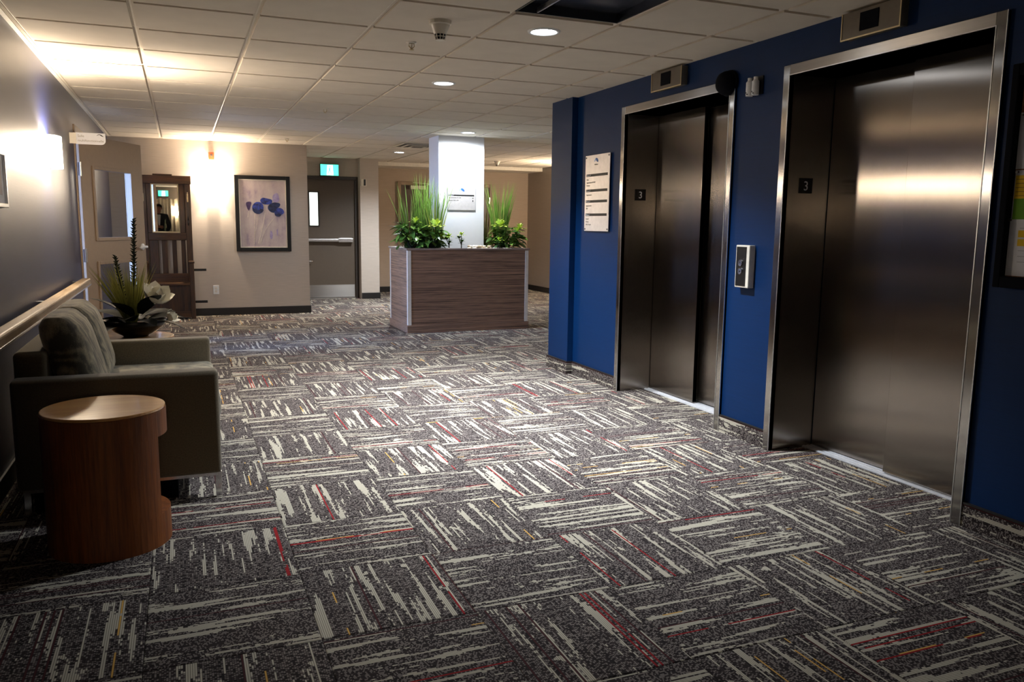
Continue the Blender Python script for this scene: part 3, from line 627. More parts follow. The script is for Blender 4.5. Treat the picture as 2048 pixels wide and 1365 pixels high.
# ------------------------------------------------------------------ lights
def sconce(x, y, z, n, label, power=P_SCONCE, wd=.28, ht=.246, dp=.10, lo=.075, beam=.32, up=70.):
    """half-oval glass shade open above and below; n = outward direction"""
    t = thing('wall_sconce', label, 'wall lamp', (x, y, z-ht/2)); n = Vector(n); s = Vector((0, 0, 1)).cross(n)
    def P(a, o, h): q = Vector((x, y, z))+s*a+n*o; return (q.x, q.y, q.z+h)
    N = 16; vs = []; fs = []
    for h in (-ht/2, ht/2):
        for off in (0, .006):
            for i in range(N+1):
                a = PI*i/N; k = math.cos(a); q = math.sin(a)**.55; vs.append(P((wd/2-off)*k, .012+(dp-off)*q, h))
    m = N+1
    for i in range(N): fs += [(i, i+1, 2*m+i+1, 2*m+i), (m+i, 3*m+i, 3*m+i+1, m+i+1), (i, m+i, m+i+1, i+1), (2*m+i, 2*m+i+1, 3*m+i+1, 3*m+i)]
    obj('shade', MB().add(vs, fs), 'shade', t, smooth=True, label='bright white glass shade')
    b = MB(); b.add([P(-.05, 0, -.05), P(.05, 0, -.05), P(.05, .014, -.05), P(-.05, .014, -.05), P(-.05, 0, .05), P(.05, 0, .05), P(.05, .014, .05), P(-.05, .014, .05)], [(0, 3, 2, 1), (4, 5, 6, 7), (0, 1, 5, 4), (1, 2, 6, 5), (2, 3, 7, 6), (3, 0, 4, 7)])
    obj('wall_bracket', b, 'chrome', t)
    for a in (-.045, .045): obj('bulb', MB().lathe([(0, -.09), (.012, -.09), (.014, -.06), (.020, -.04), (.014, -.01), (0, .0)], P(a, .06, 0), 12), 'bulb', t, smooth=True)
    for a in (-.045, .045): lamp('sconce_light', 'POINT', P(a, lo, .03), power*.5, WARM, .028)
    if up: lamp('sconce_uplight', 'SPOT', P(0, lo, .125), up, WARM, .03, rot=(n+Vector((0, 0, 1.25))).to_track_quat('-Z', 'Y').to_euler(), spot_size=math.radians(96), spot_blend=.9)
    for a in (-1, 1):
        dv = Vector(P(a*.30, .0, -1.0))-Vector(P(a*.05, .07, -.09)); lamp('sconce_downbeam', 'SPOT', P(a*.05, .07, -.10), power*beam, WARM, .012, rot=dv.to_track_quat('-Z', 'Y').to_euler(), spot_size=math.radians(30), spot_blend=.6)
    return t
sconce(XL, 6.22, 1.70, (1, 0, 0), 'glaring white sconce on the dark blue left wall', ht=.205, dp=.085, lo=.066, beam=.05, up=110.)
sconce(.415, YP, 1.775, (0, -1, 0), 'glaring white sconce on the beige wall between hall stand and painting', power=62, dp=.12, lo=.09, beam=.5, up=130.)
sconce(XF, 12.3, 1.72, (-1, 0, 0), 'white sconce on the far right corridor wall, hidden by the elevator wall', power=230)
sconce(-.05, YB, 1.55, (0, 1, 0), 'white sconce on the wall behind, seen only in the mirror', power=50, up=10.)
def downlight(x, y, label, power=P_DOWN, ang=120, bl=1.0):
    t = thing('downlight', label, 'ceiling light', (x, y, HC), group='round ceiling downlights')
    obj('trim_ring', MB().lathe([(.066, -.001), (.072, -.007), (.086, -.006), (.09, 0)], (x, y, HC), 32), 'white', t, smooth=True)
    obj('lens', MB().lathe([(0, -.003), (.067, -.003)], (x, y, HC), 32), 'downglow', t, label='bright white lens')
    lamp('downlight_lamp', 'SPOT', (x, y, HC-.02), power*4, COOL, .06, spot_size=math.radians(ang), spot_blend=bl)
downlight(1.866, 4.15, 'bright round downlight next to the dark troffer')
downlight(1.862, 5.94, 'bright round downlight, second from the dark troffer')
downlight(3.106, 8.97, 'bright round downlight just in front of the white column', P_DOWN*.235, 172, .25)
downlight(3.043, 11.9, 'small bright round downlight beside the ceiling vent', P_DOWN*.8, 150)
# unlit troffer
x0, x1, y1, y0 = CX+3*CA+.004, CX+4*CA-.004, CY-CA-.004, CY-3*CA+.004
y1 -= 0
t = thing('ceiling_troffer', 'dark unlit recessed light box in the ceiling near the first downlight', 'ceiling light', ((x0+x1)/2, (y0+y1)/2, HC))
obj('housing', MB().box(x0, x0+.01, y0, y1, HC+.008, HC+.055).box(x1-.01, x1, y0, y1, HC+.008, HC+.055).box(x0, x1, y1-.01, y1, HC+.008, HC+.055).box(x0, x1, y0, y0+.01, HC+.008, HC+.055), 'troffer', t)
obj('reflector', MB().box(x0+.01, x1-.01, y0+.01, y1-.01, HC+.052, HC+.057), 'troffer', t)
obj('divider', MB().box(x0+.105, x0+.113, y0+.01, y1-.03, HC+.006, HC+.03), 'alu', t)
# detectors, sprinklers, vent
def detector(x, y, s, label):
    t = thing('smoke_detector', label, 'smoke detector', (x, y, HC))
    obj('base_plate', MB().lathe([(.056*s, 0), (.057*s, -.018*s), (.052*s, -.022*s), (0, -.022*s)], (x, y, HC), 28), 'offwhite', t, smooth=False)
    c = obj('cone', MB().lathe([(.049*s, -.022*s), (.032*s, -.068*s)], (x, y, HC), 28), 'offwhite', t, smooth=True)
    obj('chamber', MB().lathe([(.028*s, -.066*s), (.022*s, -.092*s), (0, -.092*s)], (x, y, HC), 20), 'black', t)
    for k in range(10):
        a = 2*PI*k/10; obj('rib', MB().tube([(x+.0315*s*math.cos(a), y+.0315*s*math.sin(a), HC-.067*s), (x+.023*s*math.cos(a), y+.023*s*math.sin(a), HC-.094*s)], .0022*s, 5), 'offwhite', c)
    obj('rim', MB().lathe([(.0285*s, -.078*s), (.030*s, -.080*s), (.0285*s, -.082*s)], (x, y, HC), 20).lathe([(.0, -.0935*s), (.023*s, -.0935*s), (.024*s, -.096*s), (0, -.097*s)], (x, y, HC), 20), 'offwhite', c)
detector(1.288, 4.17, 1.0, 'beige cone smoke detector left of the first downlight')
detector(4.92, 12.75, .9, 'small beige detector on the ceiling right of the column')
def sprinkler(x, y, label):
    t = thing('sprinkler', label, 'sprinkler', (x, y, HC), group='ceiling sprinkler heads')
    obj('escutcheon', MB().lathe([(.012, -.006), (.03, -.004), (.032, 0)], (x, y, HC), 20), 'offwhite', t, smooth=True)
    f = obj('frame', MB().tube([(x-.014, y, HC-.004), (x-.016, y, HC-.022), (x, y, HC-.038)], .003, 6).tube([(x+.014, y, HC-.004), (x+.016, y, HC-.022), (x, y, HC-.038)], .003, 6), 'brass', t)
    obj('bulb', MB().tube([(x, y, HC-.006), (x, y, HC-.034)], .004, 6), 'offwhite', f); obj('deflector', MB().lathe([(0, -.038), (.014, -.04), (.014, -.042), (0, -.042)], (x, y, HC), 12), 'brass', t)
sprinkler(1.285, 4.72, 'sprinkler head next to the cone smoke detector'); sprinkler(1.28, 7.72, 'sprinkler head in the middle of the ceiling'); sprinkler(1.29, 10.68, 'sprinkler head near the beige painting wall')
t = thing('ceiling_vent', 'square ceiling vent with dark slots beside the white column', 'vent', (2.96, 10.8, HC))
cx, cy = 3.0, 10.75
for k, (r, z) in enumerate(((.27, -.006), (.19, -.014), (.11, -.022))):
    obj('louvre', MB().box(cx-r, cx+r, cy-r, cy-r+.03, HC+z-.006, HC+z).box(cx-r, cx+r, cy+r-.03, cy+r, HC+z-.006, HC+z).box(cx-r, cx-r+.03, cy-r+.03, cy+r-.03, HC+z-.006, HC+z).box(cx+r-.03, cx+r, cy-r+.03, cy+r-.03, HC+z-.006, HC+z), 'offwhite', t)
obj('duct', MB().box(cx-.24, cx+.24, cy-.24, cy+.24, HC-.008, HC), 'black', t)

# ------------------------------------------------------------------ column and planter
col = struct('column', MB().box(2.88, 3.46, YC, 9.80, 0, HC+.02), 'colpaint', bevel=.004)
PX0, PX1, PY0, PY1 = 2.39, 3.885, 9.0, 9.84
t = thing('planter_box', 'large brown striped planter box built around the white column', 'planter', ((PX0+PX1)/2, (PY0+PY1)/2, 0))
z1 = .955
obj('front_panel', MB().box(PX0+.012, PX1-.012, PY0, PY0+.03, .085, z1), 'laminate', t)
lamY = wood('striped_brown_laminate_side', srgb(42, 27, 21), srgb(168, 132, 108), 'Y', .45, 2.6); M['laminateY'] = lamY
obj('side_panel', MB().box(PX0, PX0+.03, PY0+.012, PY1-.012, .085, z1), 'laminateY', t); obj('side_panel', MB().box(PX1-.03, PX1, PY0+.012, PY1-.012, .085, z1), 'laminateY', t)
obj('back_panel', MB().box(PX0+.012, PX1-.012, PY1-.03, PY1, .085, z1), 'laminate', t)
pl = obj('plinth', MB().box(PX0-.012, PX1+.012, PY0-.012, PY1+.012, 0, .088), 'laminate', t, bevel=.002)
cap = MB(); o_ = .018
cap.box(PX0-o_, PX1+o_, PY0-o_, PY0+.05, z1, .976).box(PX0-o_, PX1+o_, PY1-.05, PY1+o_, z1, .976).box(PX0-o_, PX0+.05, PY0+.05, PY1-.05, z1, .976).box(PX1-.05, PX1+o_, PY0+.05, PY1-.05, z1, .976)
obj('cap_rim', cap, 'lamtop', t)
for x, y, sx, sy in ((PX0, PY0, 1, 1), (PX1, PY0, -1, 1), (PX0, PY1, 1, -1), (PX1, PY1, -1, -1)):
    b = MB(); e = .004
    xa, xb = sorted((x-sx*e, x+sx*.038)); ya, yb = sorted((y-sy*e, y+sy*.008)); b.box(xa, xb, ya, yb, .09, z1-.006)
    xa, xb = sorted((x-sx*e, x+sx*.008)); ya, yb = sorted((y+sy*.008, y+sy*.034)); b.box(xa, xb, ya, yb, .09, z1-.006)
    obj('corner_trim', b, 'offwhite', t, label='pale corner trim')
SZ = .952
obj('soil', MB().box(PX0+.03, 2.88, PY0+.03, PY1-.03, .80, SZ).box(3.46, PX1-.03, PY0+.03, PY1-.03, .80, SZ).box(2.88, 3.46, PY0+.03, YC, .80, SZ), 'soil', t)
# pebbles
pm = []
for k in range(3):
    m = MB().ball((0, 0, 0), (.024+.006*k, .019, .0135+.002*k), 8, 6)
    m.v = [p*(1+random.uniform(-.1, .1)) for p in m.v]; me = m.mesh('pebble'); me.materials.append(M['pebble' if k != 1 else 'pebble2']); me.shade_smooth(); pm.append(me)
def pebble(x, y, z, k, label, grp):
    o = bpy.data.objects.new('pebble', pm[k]); C.objects.link(o); o.location = (x, y, z); o.rotation_euler = (random.uniform(-.2, .2), random.uniform(-.2, .2), random.uniform(0, PI)); tag(o, label, 'pebble', grp)
pos = []
def scatter(xa, xb, ya, yb, n, z, lab='smooth white pebble in the pile right of the upright succulent'):
    tries = 0; c0 = len(pos)
    while len(pos)-c0 < n and tries < 3000:
        tries += 1; p = (random.uniform(xa, xb), random.uniform(ya, yb))
        if all((p[0]-q[0])**2/(.048**2)+(p[1]-q[1])**2/(.036**2) > 1 or abs(z-q[2]) > .02 for q in pos):
            pos.append((*p, z)); pebble(p[0], p[1], z, random.randrange(3), lab, 'pebbles at the left of the planter' if 'left' in lab else 'pebbles at the right of the planter')
scatter(3.20, 3.72, 9.055, 9.36, 40, SZ+.014); scatter(3.24, 3.56, 9.10, 9.34, 14, SZ+.039); PL = 'pale pebble lying between the left shrub and the small rosette succulent'; scatter(2.80, 2.92, 9.06, 9.2, 5, SZ+.014, PL)
# plants
def leaf_mesh(name, L, Wd, curl, mat, segs=5, fold=.25):
    vs = []; fs = []
    for i in range(segs+1):
        t_ = i/segs; wd = Wd*math.sin(PI*min(1, .08+t_*.92))**.8/2; zc = curl*L*t_*t_; x = L*t_
        vs += [(x, -wd, zc+fold*wd), (x, 0, zc), (x, wd, zc+fold*wd)]
    for i in range(segs): a = 3*i; fs += [(a, a+1, a+4, a+3), (a+1, a+2, a+5, a+4)]
    me = MB().add(vs, fs).mesh(name); me.materials.append(M[mat]); me.shade_smooth(); return me
def put_leaf(me, parent, loc, az, el, roll=0, s=1., name='leaf'):
    o = bpy.data.objects.new(name, me); C.objects.link(o); o.parent = parent
    m = Matrix.Rotation(az, 4, 'Z') @ Matrix.Rotation(-el, 4, 'Y') @ Matrix.Rotation(roll, 4, 'X')
    o.matrix_local = Matrix.Translation(Vector(loc)-ORG.get(parent, Vector((0, 0, 0)))) @ m @ Matrix.Scale(s, 4); return o
LM = [leaf_mesh('leaf', .115, .078, -.35, 'leaf'), leaf_mesh('leaf', .095, .062, -.15, 'leaf'), leaf_mesh('leaf', .14, .052, -.5, 'leaf')]
LL = [leaf_mesh('leaf', .10, .052, -.2, 'lime'), leaf_mesh('leaf', .085, .045, .05, 'lime')]
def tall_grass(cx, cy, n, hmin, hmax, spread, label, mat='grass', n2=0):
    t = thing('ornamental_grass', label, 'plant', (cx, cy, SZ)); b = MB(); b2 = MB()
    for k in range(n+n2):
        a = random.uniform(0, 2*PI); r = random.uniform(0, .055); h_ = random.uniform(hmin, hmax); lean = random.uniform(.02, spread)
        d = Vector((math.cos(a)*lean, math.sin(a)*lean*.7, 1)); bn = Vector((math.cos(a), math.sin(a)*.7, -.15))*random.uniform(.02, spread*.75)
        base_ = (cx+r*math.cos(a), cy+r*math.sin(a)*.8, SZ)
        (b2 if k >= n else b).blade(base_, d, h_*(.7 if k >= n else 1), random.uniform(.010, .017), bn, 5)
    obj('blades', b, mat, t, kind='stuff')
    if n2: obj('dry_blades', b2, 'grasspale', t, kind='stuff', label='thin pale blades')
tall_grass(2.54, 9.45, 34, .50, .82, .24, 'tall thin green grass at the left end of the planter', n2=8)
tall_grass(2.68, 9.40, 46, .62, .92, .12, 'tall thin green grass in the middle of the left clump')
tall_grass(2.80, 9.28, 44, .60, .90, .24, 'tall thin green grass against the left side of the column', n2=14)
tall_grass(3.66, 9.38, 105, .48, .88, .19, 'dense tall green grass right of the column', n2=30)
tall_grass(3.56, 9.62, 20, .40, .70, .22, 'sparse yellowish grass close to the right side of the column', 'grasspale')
def shrub(cx, cy, rx, ry, h, n, label, lime=(), seedv=0):
    t = thing('leafy_shrub', label, 'plant', (cx, cy, SZ)); st = MB()
    for k in range(9):
        a = 2*PI*k/9+.3; st.tube([(cx, cy, SZ-.01), (cx+rx*.4*math.cos(a), cy+ry*.4*math.sin(a), SZ+h*.45), (cx+rx*.7*math.cos(a), cy+ry*.7*math.sin(a), SZ+h*.75)], [.008, .006, .003], 5)
    obj('stem', st, 'stalk', t)
    for k in range(n):
        a = random.uniform(0, 2*PI); q = math.sqrt(random.uniform(.15, 1)); zz = random.uniform(.12, 1.0); rr = q*math.sqrt(max(.1, 1-(zz-.45)**2*1.6))
        put_leaf(random.choice(LM), t, (cx+rx*.72*rr*math.cos(a), cy+ry*.72*rr*math.sin(a), SZ+h*zz*.9), a+random.uniform(-.5, .5), random.uniform(-.3, .8), random.uniform(-.4, .4), random.uniform(.75, 1.1))
    for (dx, dy, dz, nn, s) in lime:
        for ring, el in ((0, .25), (1, .7), (2, 1.15)):
            for q in range(nn-2*ring): put_leaf(LL[ring % 2], t, (cx+dx, cy+dy, SZ+dz+.01*ring), 2*PI*q/max(1, nn-2*ring)+ring*.4+random.uniform(-.1, .1), el+random.uniform(-.1, .1), 0, s*(1-.15*ring))
    return t
shrub(2.52, 9.27, .26, .22, .31, 150, 'bushy green leafed shrub at the left end of the planter', [(.02, -.05, .31, 7, 1.0)])
shrub(2.72, 9.18, .20, .15, .27, 100, 'green shrub with a lime rosette left of the column', [(.03, -.08, .27, 10, 1.35), (.10, -.07, .14, 8, 1.1)])
shrub(3.72, 9.30, .23, .20, .28, 140, 'dark green shrub with lime rosettes right of the column', [(-.13, -.12, .28, 10, 1.3), (.10, -.1, .21, 9, 1.0), (.17, -.02, .25, 8, 1.0)])
def succulent(cx, cy, h, label, nb=3, s=.62):
    t = thing('small_succulent', label, 'plant', (cx, cy, SZ)); st = MB(); tips = []
    for k in range(nb):
        a = 2*PI*k/nb+.5; tip = (cx+.028*math.cos(a)*(k > 0), cy+.028*math.sin(a)*(k > 0), SZ+h*(1-.22*k)); st.tube([(cx, cy, SZ-.01), (cx, cy, SZ+h*.35), tip], [.007, .006, .004], 6); tips.append(tip)
    obj('stem', st, 'stalk', t)
    for k, tip in enumerate(tips):
        for ring, el in ((0, .15), (1, .75)):
            for q in range(7-2*ring): put_leaf(LL[ring] if k == 0 else LM[1], t, tip, 2*PI*q/(7-2*ring)+ring*.4+k, el, 0, s*(1-.12*k))
    for q in range(6): put_leaf(LM[1], t, (cx, cy, SZ+h*(.35+.08*q)), q*2.4, .25, 0, s*.8)
succulent(2.935, 9.16, .155, 'small rosette succulent beside the left shrub, before the column'); succulent(3.085, 9.15, .175, 'small upright succulent in front of the middle of the column'); succulent(3.56, 9.13, .115, 'small rosette succulent among white pebbles right of the column', 2, .75)

# ------------------------------------------------------------------ painting wall furniture
def framed_painting():
    x0, x1, z0, z1 = .690, 1.405, .858, 1.868
    t = thing('framed_painting', 'black framed painting of blue poppies on the beige wall', 'painting', ((x0+x1)/2, YP, z0)); f = .05
    b = MB(); y = YP-.035
    b.box(x0, x0+f, y, YP, z0, z1).box(x1-f, x1, y, YP, z0, z1).box(x0+f, x1-f, y, YP, z0, z0+f).box(x0+f, x1-f, y, YP, z1-f, z1)
    obj('frame', b, 'black', t, bevel=.004, segs=2)
    a0, a1, c0, c1 = x0+f, x1-f, z0+f, z1-f; e = .013; y = YP-.022
    obj('liner', MB().box(a0, a0+e, y, YP, c0, c1).box(a1-e, a1, y, YP, c0, c1).box(a0+e, a1-e, y, YP, c0, c0+e).box(a0+e, a1-e, y, YP, c1-e, c1), 'offwhite', t, label='thin cream inner frame')
    a0 += e; a1 -= e; c0 += e; c1 -= e; y = YP-.014
    tt = NT('painted_mauve_ground'); v = tt.mapp(tt.coord(), (3.2, 1, 2.2)); n = tt.noise(v, 1.6, 5, .65); n2 = tt.noise(tt.mapp(tt.coord(), (9, 1, 1.4)), 1.5, 3, .6, w=2.)
    c_ = tt.ramp(tt.math('ADD', tt.math('MULTIPLY', n, .6), tt.math('MULTIPLY', n2, .4)), (.32, srgb(120, 104, 140)), (.45, srgb(178, 162, 166)), (.6, srgb(196, 184, 180)), (.75, srgb(206, 200, 190)))
    M['pground'] = tt.set(color=c_, rough=.6)
    cv = obj('canvas', MB().box(a0, a1, y, YP, c0, c1), 'pground', t)
    for nm, d_, l_ in (('pblue', srgb(18, 22, 66), srgb(58, 76, 170)), ('pdark', srgb(14, 16, 44), srgb(34, 50, 96)), ('pviolet', srgb(40, 28, 60), srgb(84, 62, 110)), ('pstem', srgb(186, 176, 166), srgb(222, 212, 198)), ('plav', srgb(140, 124, 172), srgb(176, 164, 196))):
        tt = NT('paint_'+nm); M[nm] = tt.set(color=tt.ramp(tt.noise(tt.mapp(tt.coord(), (22, 1, 22)), 1., 3, .6), (.35, d_), (.65, l_)), rough=.55)
    # pixel positions in the photo zoom -> place on the canvas (u right, v up in 0..1)
    U = lambda px, pz: (a0+(px-150)/(895-150)*(a1-a0), c1-(pz-165)/(1235-165)*(c1-c0))
    def smooth_poly(p, it=2):
        for _ in range(it):
            q = []
            for i in range(len(p)):
                a, b = p[i], p[(i+1) % len(p)]; q += [(a[0]*.75+b[0]*.25, a[1]*.75+b[1]*.25), (a[0]*.25+b[0]*.75, a[1]*.25+b[1]*.75)]
            p = q
        return p
    def blob(name, pts, mat, d):
        if 'stem' not in name: pts = smooth_poly(pts)
        obj(name, MB().prism([U(*p) for p in pts][::-1], 0, .0015, lambda p: (p[0], y-d-p[2], p[1])), mat, cv)
    for pts, wd in (([(285, 660), (270, 760)], 6), ([(385, 700), (375, 900), (360, 1190)], 5), ([(560, 650), (520, 850), (470, 1040), (430, 1180)], 6), ([(715, 745), (620, 860), (540, 980), (450, 1190)], 5), ([(450, 700), (420, 850), (370, 1060)], 4), ([(390, 720), (465, 770), (400, 830)], 4)):
        L = pts; poly = [(p[0]-wd, p[1]) for p in L]+[(p[0]+wd, p[1]) for p in L[::-1]]; blob('painted_stem', poly[::-1], 'pstem', .0)
    blob('painted_smudge', [(640, 960), (672, 1010), (665, 1100), (645, 1120), (622, 1090), (628, 1000)][::-1], 'plav', .0); blob('painted_smudge', [(735, 940), (760, 960), (755, 1050), (738, 1060)][::-1], 'plav', .0)
    blob('painted_smudge', [(690, 390), (760, 350), (790, 400), (800, 500), (700, 520), (680, 460)][::-1], 'plav', .0)
    blob('painted_bud', [(238, 520), (300, 504), (340, 515), (322, 575), (295, 662), (262, 620)][::-1], 'pviolet', .001)
    blob('painted_poppy', [(470, 480), (520, 435), (560, 445), (620, 455), (680, 470), (676, 520), (640, 545), (560, 552), (505, 535)][::-1], 'pblue', .001)
    blob('painted_poppy', [(345, 575), (385, 525), (430, 508), (490, 515), (525, 550), (535, 610), (515, 670), (470, 703), (420, 705), (370, 680), (345, 640)][::-1], 'pblue', .002)
    blob('painted_poppy_heart', [(350, 600), (400, 640), (460, 640), (520, 620), (535, 640), (510, 680), (450, 706), (385, 692), (350, 650)][::-1], 'pdark', .004)
    blob('painted_poppy', [(595, 600), (620, 550), (690, 512), (760, 515), (815, 530), (800, 580), (740, 620), (720, 680), (670, 680), (620, 650)][::-1], 'pdark', .002)
    blob('painted_poppy', [(715, 640), (760, 600), (820, 600), (868, 640), (868, 690), (830, 705), (800, 742), (750, 742), (706, 712)][::-1], 'pblue', .004)
    blob('painted_poppy_heart', [(720, 700), (790, 690), (830, 705), (800, 742), (750, 742), (712, 722)][::-1], 'pdark', .006)
framed_painting()
def hall_stand():
    t = thing('hall_stand', 'dark antique hall stand with bench, slatted back and mirror', 'hall stand', (-.17, 11.3, 0))
    yb0, yb1 = 11.40, 11.455
    XA, XB = -.46, .142
    for x in (XA, XB-.075): obj('post', MB().box(x, x+.075, yb0, yb1, 0, 1.80), 'oldwood', t, bevel=.004)
    obj('top_rail', MB().box(XA-.01, XB+.01, yb0-.012, yb1, 1.725, 1.83), 'oldwoodX', t, bevel=.005)
    obj('crest', MB().box(-.30, -.07, yb0-.006, yb1, 1.83, 1.848), 'oldwoodX', t, bevel=.004)
    obj('lower_rail', MB().box(XA+.075, XB-.075, yb0, yb1, 1.005, 1.10), 'oldwoodX', t, bevel=.004)
    obj('mirror_stile', MB().box(-.002, .067, yb0+.01, yb1, 1.10, 1.725), 'oldwood', t, bevel=.004); mf = obj('mirror_stile', MB().box(-.385, -.330, yb0-.004, yb1, 1.10, 1.725), 'oldwood', t, bevel=.004)
    obj('mirror', MB().box(-.330, -.002, yb0+.02, yb0+.026, 1.118, 1.712), 'mirror', mf, label='bevelled mirror glass')
    e = .012; obj('mirror_edge', MB().box(-.330, -.330+e, yb0+.010, yb0+.02, 1.106, 1.722).box(-.002-e, -.002, yb0+.010, yb0+.02, 1.106, 1.722).box(-.318, -.014, yb0+.010, yb0+.02, 1.712, 1.722).box(-.318, -.014, yb0+.010, yb0+.02, 1.106, 1.118), 'brass', mf)
    for x0, x1 in ((-.372, -.272), (-.231, -.165), (-.106, -.052), (.002, .057)): obj('slat', MB().box(x0, x1, yb0+.01, yb1-.015, .575, 1.005), 'oldwood', t, bevel=.003)
    obj('back_rail', MB().box(XA+.075, XB-.075, yb0, yb1, .46, .575), 'oldwoodX', t, bevel=.004)
    obj('seat', MB().box(XA+.01, XB-.05, 11.17, yb0, .435, .462), 'oldwoodX', t, bevel=.004)
    obj('seat_box', MB().box(XA+.03, XB-.055, 11.20, yb0, .06, .435), 'oldwood', t)
    obj('apron', MB().box(XA+.03, XB-.055, 11.188, 11.20, .02, .10), 'oldwoodX', t)
    for x in (XA, XB-.055):
        obj('arm_post', MB().box(x, x+.055, 11.165, 11.225, 0, .715), 'oldwood', t, bevel=.004); obj('armrest', MB().box(x-.008, x+.063, 11.15, 11.42, .715, .74), 'oldwood', t, bevel=.005)
    for z in (.628, .213): obj('umbrella_rail', MB().box(XB, XB+.15, 11.24, 11.265, z-.016, z+.016), 'black', t, bevel=.003, label='black side rail')
    for x in (XA+.035, XB-.04):
        for z, m in ((1.25, 'black'), (1.55, 'brass')):
            h = MB().cbox((x, yb0-.004, z), (.018, .008, .10)).tube([(x, yb0-.008, z-.03), (x, yb0-.05, z-.05), (x, yb0-.065, z-.02)], .005, 6).tube([(x, yb0-.008, z+.02), (x, yb0-.055, z+.03), (x, yb0-.07, z+.07)], .005, 6)
            obj('coat_hook', h, m, t)
hall_stand()

# ------------------------------------------------------------------ left wall: rail, small frame
t = thing('handrail', 'long pale wooden handrail along the dark blue left wall', 'handrail', (XL+.06, 5.6, .72))
obj('rail', MB().box(XL+.035, XL+.105, 1.2, 7.45, .722, .785), 'railwood', t, bevel=.014, segs=3)
obj('bumper_strip', MB().tube([(XL+.103, 1.2, .733), (XL+.103, 7.445, .733)], .0075, 8), 'chrome', t, label='bright metal edge strip')
for y in (1.6, 2.9, 4.2, 5.5, 7.2): obj('bracket', MB().box(XL, XL+.04, y-.02, y+.02, .73, .775), 'alu', t)
t = thing('small_picture', 'small silver framed picture on the left wall above the loveseat', 'picture', (XL, 4.5, 1.315))
y0, y1, z0, z1 = 4.28, 4.715, 1.315, 1.588
obj('frame', MB().box(XL, XL+.02, y1-.02, y1, z0, z1).box(XL, XL+.02, y0, y0+.02, z0, z1).box(XL, XL+.02, y0+.02, y1-.02, z0, z0+.02).box(XL, XL+.02, y0+.02, y1-.02, z1-.02, z1), 'alu', t, bevel=.003)
obj('mat_board', MB().box(XL, XL+.008, y0+.02, y1-.02, z0+.02, z1-.02), 'paper', t)
obj('print', MB().box(XL+.008, XL+.0095, y0+.08, y1-.08, z0+.06, z1-.06), 'pground', t)

# ------------------------------------------------------------------ loveseat
def loveseat():
    t = thing('loveseat', 'taupe two seat loveseat with square arms against the left wall', 'sofa', (-.3, 4.4, 0))
    xa, xb = -.685, .13
    for y0, y1 in ((3.8, 3.91), (4.905, 5.015)): obj('armrest', MB().box(xa, xb, y0, y1, .118, .595), 'fabric', t, bevel=.020, segs=4, smooth=True)
    obj('backrest', MB().box(xa, xa+.13, 3.91, 4.905, .118, .70), 'fabric', t, bevel=.025, segs=4, smooth=True)
    obj('seat_base', MB().box(xa+.13, xb-.03, 3.91, 4.905, .13, .335), 'fabric', t, bevel=.01)
    obj('seat_cushion', MB().box(xa+.15, xb+.012, 3.915, 4.90, .335, .468), 'ikat', t, bevel=.04, segs=4, smooth=True)
    for y0, y1 in ((3.93, 4.405), (4.41, 4.89)):
        b = MB(); n = 8; ny = 8; nz = 9; vs = []; fs = []
        # soft cushion: superellipse cross-section swept up, leaning back
        for k in range(nz+1):
            q = k/nz; z = .455+.385*q; pin = (1-abs(2*q-1)**6)
            xm = -.425-.10*q; th = .075*(.55+.45*pin)+.006
            for i in range(20):
                a = 2*PI*i/20; ca, sa = math.cos(a), math.sin(a)
                ex = lambda v, e: math.copysign(abs(v)**e, v)
                bul = 1+.18*(1-abs(ex(sa, .5))**3)*pin
                vs.append((xm+th*ex(ca, .55)*bul, (y0+y1)/2+(y1-y0)/2*(.94+.06*pin)*ex(sa, .38), z))
        for k in range(nz):
            for i in range(20): fs.append((k*20+i, k*20+(i+1) % 20, (k+1)*20+(i+1) % 20, (k+1)*20+i))
        fs += [tuple(range(19, -1, -1)), tuple(nz*20+i for i in range(20))]
        obj('back_cushion', MB().add(vs, fs), 'ikat', t, bevel=.018, segs=3, smooth=True, label='patterned back cushion')
    for x in (xa+.02, xb-.03):
        for y in (3.82, 4.965): obj('leg', MB().box(x, x+.028, y, y+.028, 0, .118), 'chrome', t, bevel=.002)
    obj('plinth', MB().box(xa+.05, -.06, 3.88, 4.94, 0, .13), 'matte', t, label='black recessed base')
    for y in (3.815, 4.97): obj('base_rail', MB().box(xa+.02, xb-.002, y, y+.028, .105, .12), 'chrome', t)
loveseat()

# ------------------------------------------------------------------ drum tables
def drum(cx, cy, label, r=.221, hh=.545, za=.125, zb=.435, na=.49, d=.115):
    t = thing('side_table', label, 'table', (cx, cy, 0)); N = 56
    full = [(cx+r*math.cos(2*PI*i/N), cy+r*math.sin(2*PI*i/N)) for i in range(N)]
    half = math.acos(d/r); cut = [(cx+r*math.cos(a), cy+r*math.sin(a)) for a in [na+half+(2*PI-2*half)*i/N for i in range(N+1)]]
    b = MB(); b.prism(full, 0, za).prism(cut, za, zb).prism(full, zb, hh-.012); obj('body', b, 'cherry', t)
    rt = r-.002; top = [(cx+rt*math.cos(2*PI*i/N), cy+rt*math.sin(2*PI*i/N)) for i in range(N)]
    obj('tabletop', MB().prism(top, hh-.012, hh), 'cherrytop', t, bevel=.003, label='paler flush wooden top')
    return t
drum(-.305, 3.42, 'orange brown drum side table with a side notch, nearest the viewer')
drum(-.285, 5.50, 'round wooden side table under the flower bowl beyond the loveseat', na=2.6)

